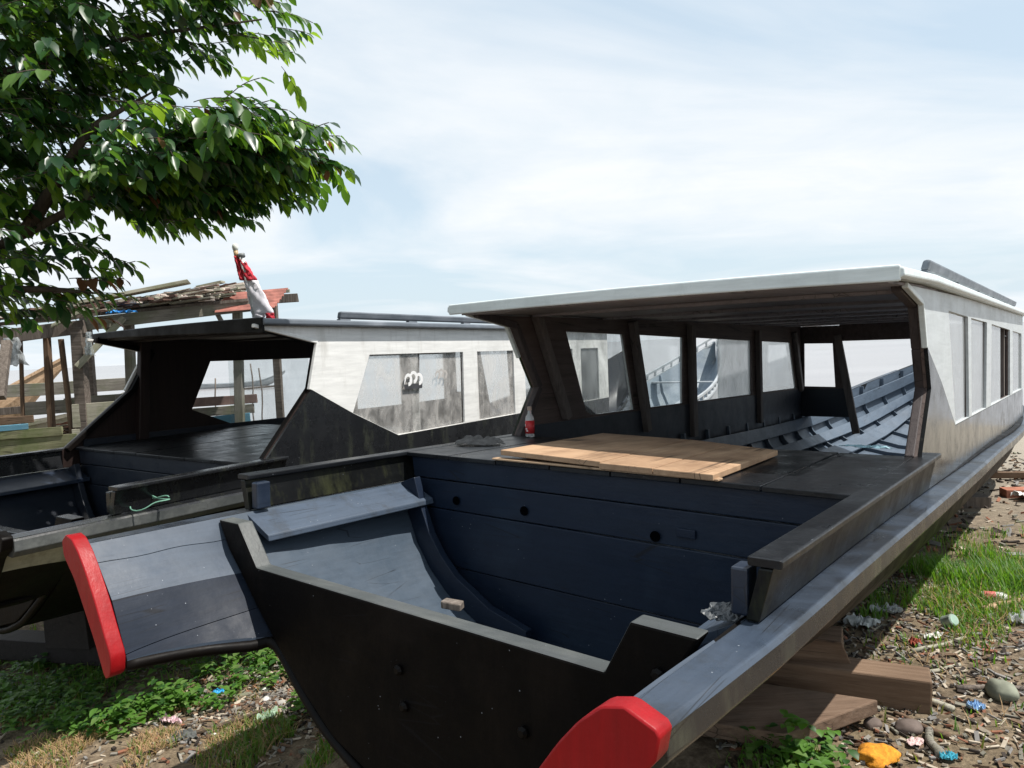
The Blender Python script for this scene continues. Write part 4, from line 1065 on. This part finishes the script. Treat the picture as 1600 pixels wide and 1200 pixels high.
stone('rock', 'small dark rock close beside the flat dark brown rock', 'rock', G(1.38,2.90,.012), (.07,.06,.05), BST, 44)
crumple('plastic_scrap', 'light blue plastic scrap next to the round grey green rock', 'plastic scrap', G(1.85,2.99,.01), .07, .05, .03, plain('sky_plastic', (.30,.48,.72), .35, .2), 45)
crumple('plastic_scrap', 'pinkish plastic piece near the orange foam', 'plastic scrap', G(1.47,2.755,.01), .08, .05, .01, plain('pink_plastic', (.58,.42,.40), .5, .15), 46, .4, edge=.1)
crumple('plastic_scrap', 'turquoise plastic scrap at the bottom right', 'plastic scrap', G(1.53,2.64,.01), .07, .05, .02, plain('teal_plastic', (.05,.32,.42), .4, .2), 47, .4)
crumple('plastic_scrap', 'white plastic piece by the red leaf near the shadow edge', 'plastic scrap', G(2.12,3.77,.012), .13, .05, .02, WHT, 48, .3, edge=.15)
crumple('leaf_scrap', 'dry reddish leaf at the edge of the boat shadow', 'leaf', G(1.99,3.71,.012), .07, .06, .025, plain('red_leaf', (.32,.07,.04), .7), 49, .9)
crumple('plastic_scrap', 'large white torn plastic bag in the right grass', 'plastic scrap', G(2.66,3.91,.012), .12, .10, .05, glass('grey_white_bag', .75, (.6,.62,.6), .15, 9), 50)
crumple('plastic_scrap', 'white crumpled paper on the sand at the right edge', 'paper', G(5.2,7.3,.02), .5, .3, .08, WHT, 51)
crumple('plastic_scrap', 'clear crushed plastic bag in the hull shadow by the grass', 'plastic scrap', G(2.1,4.2,.012), .16, .10, .04, glass('shade_bag', .6, (.5,.53,.53), .2, 9), 52)
crumple('plastic_scrap', 'pale plastic sheet scrap deep in shadow under the rail', 'plastic scrap', G(1.85,4.0,.012), .18, .12, .05, plain('dim_plastic', (.35,.38,.38), .4), 53)
plank('brick', 'half buried red brick at the right edge of the sand', 'brick', G(4.95,7.5,.03), G(5.4,7.42,.03), .16, .1, plain('brick_red', (.33,.13,.08), .85), 54)
def litter_bottle():
    o = empty('litter_bottle', G(2.70,4.30,.03), 'red and white plastic bottle lying in the bright grass', 'bottle', rz=-.5)
    a = MB().lathe([(.004,0),(.028,.004),(.03,.02),(.03,.10),(.024,.13)], 16).build('bottle_body', WHT, o, smooth=True, bevel=0); a.rotation_euler = (0, rad(88), 0)
    b = MB().lathe([(.0305,.015),(.0312,.02),(.0312,.07),(.0305,.075)], 16).build('label_band', plain('faded_red', (.5,.12,.1), .5), o, smooth=True); b.rotation_euler = (0, rad(88), 0)
    c = MB().lathe([(.014,.128),(.014,.15)], 12).build('cap', plain('cap_tan', (.4,.3,.2), .5), o); c.rotation_euler = (0, rad(88), 0)
litter_bottle()
def can():
    o = empty('can', G(2.27,3.93,.03), 'pale greenish crushed tin standing in the grass', 'tin', rz=.4)
    a = MB().lathe([(.03,0),(.033,.004),(.032,.03),(.033,.06),(.03,.064)], 18).build('can_body', plain('green_tin', (.38,.45,.38), .35, .3, 20, metal=.3), o); a.rotation_euler = (rad(60), 0, 0)
    b = MB().lathe([(.026,.0635),(.026,.066)], 18).build('can_lid', plain('green_lid', (.30,.42,.34), .5), o); b.rotation_euler = (rad(60), 0, 0)
can()
for i, (a, b, r, l, m) in enumerate((((1.92,3.60),(2.28,3.75),.012,'thin pale stick pointing at the grass, near the white plastic piece',PALEW), ((1.72,3.35),(2.05,3.42),.011,'long bent pale twig just beyond the thick timber end',PALEW), ((1.50,2.66),(1.56,2.82),.02,'short thick grey stick near the turquoise scrap',TIMBERG), ((1.62,2.80),(1.50,2.98),.013,'thin brown stick by the flat dark brown rock',TIMBER), ((1.9,3.2),(2.3,3.1),.014,'dark brown stick above the round grey green rock',TIMBERZ), ((2.6,4.1),(2.95,4.25),.02,'pale broken bamboo piece beside the red and white bottle',TANW), ((1.2,4.3),(2.2,4.25),.02,'long dark branch lying in the boat shadow',TIMBERZ), ((-1.83,4.17),(-1.62,4.29),.018,'pale driftwood stick near the blue shard',TIMBERG), ((1.75,3.0),(1.68,3.2),.015,'short pale split stick beside the cut timber end',PALEW))):
    pts = []
    for k in range(7):
        t = k/6; x = lerp(a[0], b[0], t)+.012*math.sin(t*5+i); y = lerp(a[1], b[1], t)+.012*math.cos(t*4+i); pts.append(G(x, y, r*.9))
    tag(MB().tube(pts, [r*(1-.3*k/6) for k in range(7)], 7).build('stick', m, smooth=True), l, 'stick', 'sticks on the ground')

# ------------------------------------------------------------------ ground cover
def leafmat(name, col, rough=.45, trans=.35, tcol=None):
    m = bpy.data.materials.new(name); m.use_nodes = True; nt = m.node_tree; nt.nodes.clear()
    out = nd(nt, 'ShaderNodeOutputMaterial'); p = nd(nt, 'ShaderNodeBsdfPrincipled', inp={'Roughness': rough, 'Specular IOR Level': .5})
    n = noi(nt, coords(nt), 9, 3); c = mix(nt, n, tuple(x*.6 for x in col), tuple(x*1.35 for x in col)); nt.links.new(c, p.inputs['Base Color'])
    t = nd(nt, 'ShaderNodeBsdfTranslucent'); tc_ = tcol or (col[0]*2.2+.02, col[1]*2.2+.02, col[2]*.8)
    t.inputs[0].default_value = (*tc_, 1)
    x = nd(nt, 'ShaderNodeMixShader', inp={0: trans}); nt.links.new(p.outputs[0], x.inputs[1]); nt.links.new(t.outputs[0], x.inputs[2])
    nt.links.new(x.outputs[0], out.inputs[0]); return m
def chips():
    rr = random.Random(21)
    mats = [TIMBER, TIMBERG, plain('pale_chip', (.42,.36,.28), .85, .3), plain('dark_chip', (.035,.026,.02), .9, .3), plain('grey_chip', (.2,.19,.18), .85, .3), plain('red_chip', (.22,.09,.05), .85, .3)]
    mb = MB()
    def chip(x, y, sc):
        L = rr.uniform(.006, .07)**1.0*sc*rr.choice((.5,1,1)); w_ = rr.uniform(.003, .017)*sc; h = rr.uniform(.002, .010)*sc; a = rr.uniform(0, math.tau); t = rr.gauss(0, .22)
        z = gh(x, y)+h*.5+rr.uniform(0, .008)
        R3 = Matrix.Rotation(a, 3, 'Z') @ Matrix.Rotation(t, 3, 'Y') @ Matrix.Rotation(rr.gauss(0, .3), 3, 'X')
        mi = rr.choices(range(6), (4, 4, 3.2, 5, 2.6, 1.3))[0]
        mb.box((x, y, z), (L, w_, h), R3, mi)
    for i in range(7500):
        x = rr.uniform(.7, 3.2); y = rr.uniform(2.4, 5.2); chip(x, y, 1.0)
    for i in range(2600):
        x = rr.uniform(1.2, 7.5); y = rr.uniform(5, 11); chip(x, y, rr.uniform(1.2, 2.6))
    for i in range(2600):
        x = rr.gauss(-1.45, .32); y = rr.gauss(4.3, .4); chip(x, y, 1.1)
    for i in range(1200):
        x = rr.uniform(-3.6, -.7); y = rr.uniform(3.2, 5.4); chip(x, y, .9)
    tag(mb.build('wood_chips', mats, fixn=False), kind='stuff', label='wood chips and small debris strewn over the soil', cat='debris')
chips()
def grass():
    rr = random.Random(5)
    mats = [leafmat('grass_green', (.08,.18,.028), .5, .45), leafmat('grass_yellow', (.15,.18,.05), .6, .35), leafmat('grass_dry', (.34,.225,.12), .8, .2)]
    mb = MB()
    def blade(x, y, h, mi):
        a = rr.uniform(0, math.tau); w_ = rr.uniform(.0022, .0045)*(.6 if mi == 2 else 1); l = rr.uniform(.15, .8)*h if mi != 2 else rr.uniform(.9, 2.0)*h
        z = gh(x, y); dx, dy = math.cos(a), math.sin(a); px, py = -dy*w_, dx*w_
        P = [(x-px, y-py, z), (x+px, y+py, z), (x+dx*l*.35+px*.8, y+dy*l*.35+py*.8, z+h*.6), (x+dx*l*.35-px*.8, y+dy*l*.35-py*.8, z+h*.6), (x+dx*l, y+dy*l, z+h)]
        mb.add(P, [(0,1,2,3), (3,2,4)], mi)
    def patch(cx, cy, sx, sy, n, h0, h1, wts, clump=.6):
        for i in range(n):
            x = rr.gauss(cx, sx); y = rr.gauss(cy, sy)
            if noise.noise((x*3.1, y*3.1, 8)) < -.12*clump: continue
            blade(x, y, rr.uniform(h0, h1), rr.choices(range(3), wts)[0])
    patch(3.1, 4.8, .22, .26, 7500, .05, .15, (8, 1, .1))
    patch(2.6, 4.2, .28, .22, 2600, .03, .09, (5, 2, 1))
    patch(2.3, 3.75, .25, .15, 600, .02, .06, (4, 2, 1.5))
    patch(1.85, 3.15, .25, .3, 350, .02, .06, (3, 2, 2))
    patch(1.95, 4.3, .14, .2, 800, .03, .09, (6, 1, .2))
    patch(3.7, 5.6, .3, .3, 700, .03, .09, (4, 2, 1))
    patch(-1.95, 3.8, .48, .26, 8000, .012, .05, (.4, 1.5, 6), .3)
    patch(-2.7, 3.9, .48, .3, 4500, .012, .055, (.6, 1.5, 5), .3)
    patch(-1.15, 3.65, .27, .3, 5000, .02, .08, (4, 3, 1.0), .2)
    patch(-3.15, 4.75, .6, .42, 4000, .03, .12, (6, 1.5, .3), .6)
    patch(.95, 2.62, .12, .12, 500, .03, .08, (5, 1, 0))
    tag(mb.build('grass', mats, fixn=False), kind='stuff', label='patches of green and dry grass on the soil', cat='grass')
grass()
def leaf_geo(mb, p, d, n, L, W, mi, droop=.25, fold=.18):
    """one pointed leaf: 3 cross rows folded along the midrib"""
    d = d.normalized(); s = d.cross(n)
    if s.length < 1e-3: s = Vector((1,0,0))
    s.normalize(); n = s.cross(d)
    rows = ((.0,.0),(.28,.85),(.55,1.0),(.80,.6),(1.0,.0)); b = []
    idx0 = len(mb.v); V = []
    for t, w_ in rows:
        c = p + d*(L*t) - Vector((0,0,1))*(droop*L*t*t)
        if w_ == 0: V.append(c)
        else: V += [c + s*(W/2*w_) + n*(fold*W*w_), c, c - s*(W/2*w_) + n*(fold*W*w_)]
    mb.add(V, [(0,1,2),(0,2,3),(1,4,5,2),(2,5,6,3),(4,7,8,5),(5,8,9,6),(7,10,8),(8,10,9)], mi)
def weeds():
    rr = random.Random(9); mb = MB()
    mats = [leafmat('weed_bright', (.085,.19,.03), .5, .4), leafmat('weed_dark', (.03,.085,.02), .45, .3), leafmat('weed_pale', (.13,.22,.06), .5, .4)]
    def sprig(x, y, sc):
        z = gh(x, y); k = rr.randint(5, 10); h = rr.uniform(.03, .12)*sc
        for i in range(k):
            a = rr.uniform(0, math.tau); t = rr.uniform(.3, 1)
            p = Vector((x+rr.gauss(0, .02), y+rr.gauss(0, .02), z+h*t))
            d = Vector((math.cos(a), math.sin(a), rr.uniform(.0, .7)))
            L = rr.uniform(.018, .055)*sc
            leaf_geo(mb, p, d, Vector((0,0,1)), L, L*rr.uniform(.45, .7), rr.choices(range(3), (5,2.5,2))[0], .3)
    for cx, cy, sx, sy, n in ((-1.97,4.17,.12,.07,60),(-2.41,3.95,.14,.07,75),(-2.19,4.10,.10,.06,40),(-3.05,4.63,.42,.36,210),(-2.87,4.2,.25,.16,85),(-1.89,4.69,.25,.12,75),(-1.65,4.46,.1,.1,16),(.98,2.62,.1,.08,30),(-1.24,4.0,.1,.1,10),(-1.6,5.1,.36,.18,70)):
        for i in range(n): sprig(rr.gauss(cx, sx), rr.gauss(cy, sy), rr.uniform(.8, 1.5))
    tag(mb.build('weeds', mats, fixn=False, smooth=True), kind='stuff', label='low broad leaved weeds growing by the bows', cat='weeds')
weeds()

# ------------------------------------------------------------------ the tree, trunk just outside the picture on the left
def tree():
    rr = random.Random(17)
    o = empty('tree', (-5.16, 4.68, -.32), 'leafy green tree overhanging the boats from the left', 'tree')
    o.scale = (1.2, 1.2, 1.2)
    O = Vector((-4.3, 3.9, 0)); bark = wood('bark', (.03,.024,.018), (.07,.055,.042), (.12,.1,.08), 2, .9)
    MB().tube([(0,0,-.1),(.05,.0,.8),(.02,.05,1.6),(.12,0,2.4),(.1,-.1,3.3),(.2,-.1,4.2)], [.17,.14,.12,.10,.08,.05], 10).build('trunk', bark, o, smooth=True)
    limbs = [[(-4.2,3.9,1.5),(-3.2,3.75,1.95),(-2.3,3.6,2.25),(-1.7,3.6,2.52),(-1.2,3.6,2.60),(-.85,3.6,2.58)],
             [(-4.2,3.9,2.2),(-3.3,3.7,2.7),(-2.4,3.6,3.0),(-1.7,3.6,3.15),(-1.1,3.6,3.2)],
             [(-4.2,3.8,2.9),(-3.2,3.6,3.5),(-2.2,3.5,3.8),(-1.4,3.5,3.6)],
             [(-3.2,3.75,1.95),(-2.6,3.6,2.0),(-2.2,3.6,1.98),(-1.98,3.6,1.95)],
             [(-2.3,3.6,2.25),(-1.9,3.5,2.7),(-1.6,3.5,2.85)]]
    for L in limbs:
        pts = [Vector(p)-O for p in L]; n = len(pts)
        MB().tube(pts, [lerp(.035, .004, i/(n-1)) for i in range(n)], 8).build('limb', bark, o, smooth=True)
    # crown outline in the x-z plane (metres), foliage is spread about .5 m before and behind
    lobes = [[(-3.6,2.5),(-3.6,4.3),(-1.4,4.3),(-1.12,3.5),(-1.06,3.22),(-1.36,3.08),(-1.62,2.97),(-1.80,2.88),(-1.86,2.6),(-1.95,2.42),(-2.3,2.34),(-2.9,2.3)],
             [(-1.9,2.42),(-1.62,2.68),(-1.25,2.75),(-1.03,2.70),(-.88,2.60),(-.98,2.52),(-1.15,2.45),(-1.4,2.40),(-1.75,2.36),(-2.0,2.34)],
             [(-3.6,1.8),(-3.6,2.3),(-1.95,2.28),(-1.98,2.05),(-2.02,1.96),(-2.2,1.93),(-2.5,1.86),(-2.8,1.8)]]
    def inside(p, poly):
        c = False; n = len(poly)
        for i in range(n):
            (x1, z1), (x2, z2) = poly[i], poly[(i+1) % n]
            if (z1 > p[1]) != (z2 > p[1]) and p[0] < (x2-x1)*(p[1]-z1)/(z2-z1)+x1: c = not c
        return c
    mats = [leafmat('leaf_green', (.028,.085,.02), .36, .36, (.12,.27,.02)), leafmat('leaf_dark', (.012,.042,.015), .34, .2, (.05,.15,.02)), leafmat('leaf_fresh', (.08,.17,.025), .35, .5, (.28,.46,.03)), leafmat('leaf_bronze', (.10,.05,.025), .4, .35, (.3,.12,.04))]
    mb = MB(); tw = MB()
    def anyin(x, z): return any(inside((x, z), l) for l in lobes)
    def twig(p, d, n, mi0):
        q = p.copy(); d = d.normalized(); step = .028
        pts = [q.copy()]
        for i in range(n):
            d = (d + Vector((0,0,-.045)) + Vector((rr.gauss(0,.05), rr.gauss(0,.05), rr.gauss(0,.04)))).normalized()
            q = q + d*step; pts.append(q.copy())
            side = d.cross(Vector((0,0,1))).normalized()*(1 if i % 2 else -1)
            ld = (side*.55 + d*.55 + Vector((0,0,-.55+rr.gauss(0,.22))) + Vector((rr.gauss(0,.15), rr.gauss(0,.15), 0))).normalized()
            if i == n-1: ld = (d + Vector((0,0,-.5))).normalized()
            L = rr.uniform(.058, .108)*(1-.25*(i/n)); 
            mi = mi0 if rr.random() < .6 else rr.choices(range(4), (5, 3, 3, .12))[0]
            nn = (Vector((0,0,1)) + d*.3 + Vector((rr.gauss(0,.3), rr.gauss(0,.3), 0)))
            leaf_geo(mb, q, ld, nn, L, L*rr.uniform(.5, .68), mi, rr.uniform(.1, .35), rr.uniform(.08, .3))
        tw.tube(pts, .0022, 4)
    cnt = 0; tries = 0
    quota = [1500, 520, 140]; li = 0; got = 0
    while li < 3 and tries < 60000:
        tries += 1
        if got >= quota[li]: li += 1; got = 0; continue
        x = rr.uniform(-3.6, -.8); z = rr.uniform(1.78, 4.2)
        if not inside((x, z), lobes[li]): continue
        if noise.noise((x*3.0, z*3.0, 3.3)) < -.30 and rr.random() < .7: continue
        
        y = 3.6 + rr.gauss(0, .28)
        c = Vector((-3.2, 3.65, z-.05)); d = Vector((x, y, z)) - c; d.z *= .5
        d = d.normalized() + Vector((rr.gauss(0,.45), rr.gauss(0,.6), rr.gauss(0,.35)))
        n = rr.randint(5, 9)
        e = Vector((x, y, z)) + d.normalized()*.028*n
        if not anyin(e.x, e.z+.0) and rr.random() < .8: continue
        twig(Vector((x, y, z)), d, n, rr.choices((0, 1, 2), (4, 3, 2))[0]); got += 1
    # pale new shoots on the outer tips
    for (x, z) in ((-.86,2.66),(-.90,2.56),(-.98,2.74),(-1.25,2.79),(-1.06,3.24),(-1.1,3.1),(-1.45,2.28),(-2.0,1.97),(-2.1,2.05),(-2.15,1.92),(-1.35,2.78),(-1.75,2.45),(-1.7,2.42)):
        for k in range(3): twig(Vector((x+rr.gauss(-.06,.04), 3.6+rr.gauss(0,.08), z+rr.gauss(0,.02))), Vector((1, rr.gauss(0,.5), .05)), rr.randint(5, 7), rr.choices((2, 3, 0), (3, 1.2, 2))[0])
    mb.build('foliage', mats, o, fixn=False, smooth=True, M=Matrix.Translation(-O))
    tw.build('twigs', bark, o, M=Matrix.Translation(-O))
tree()
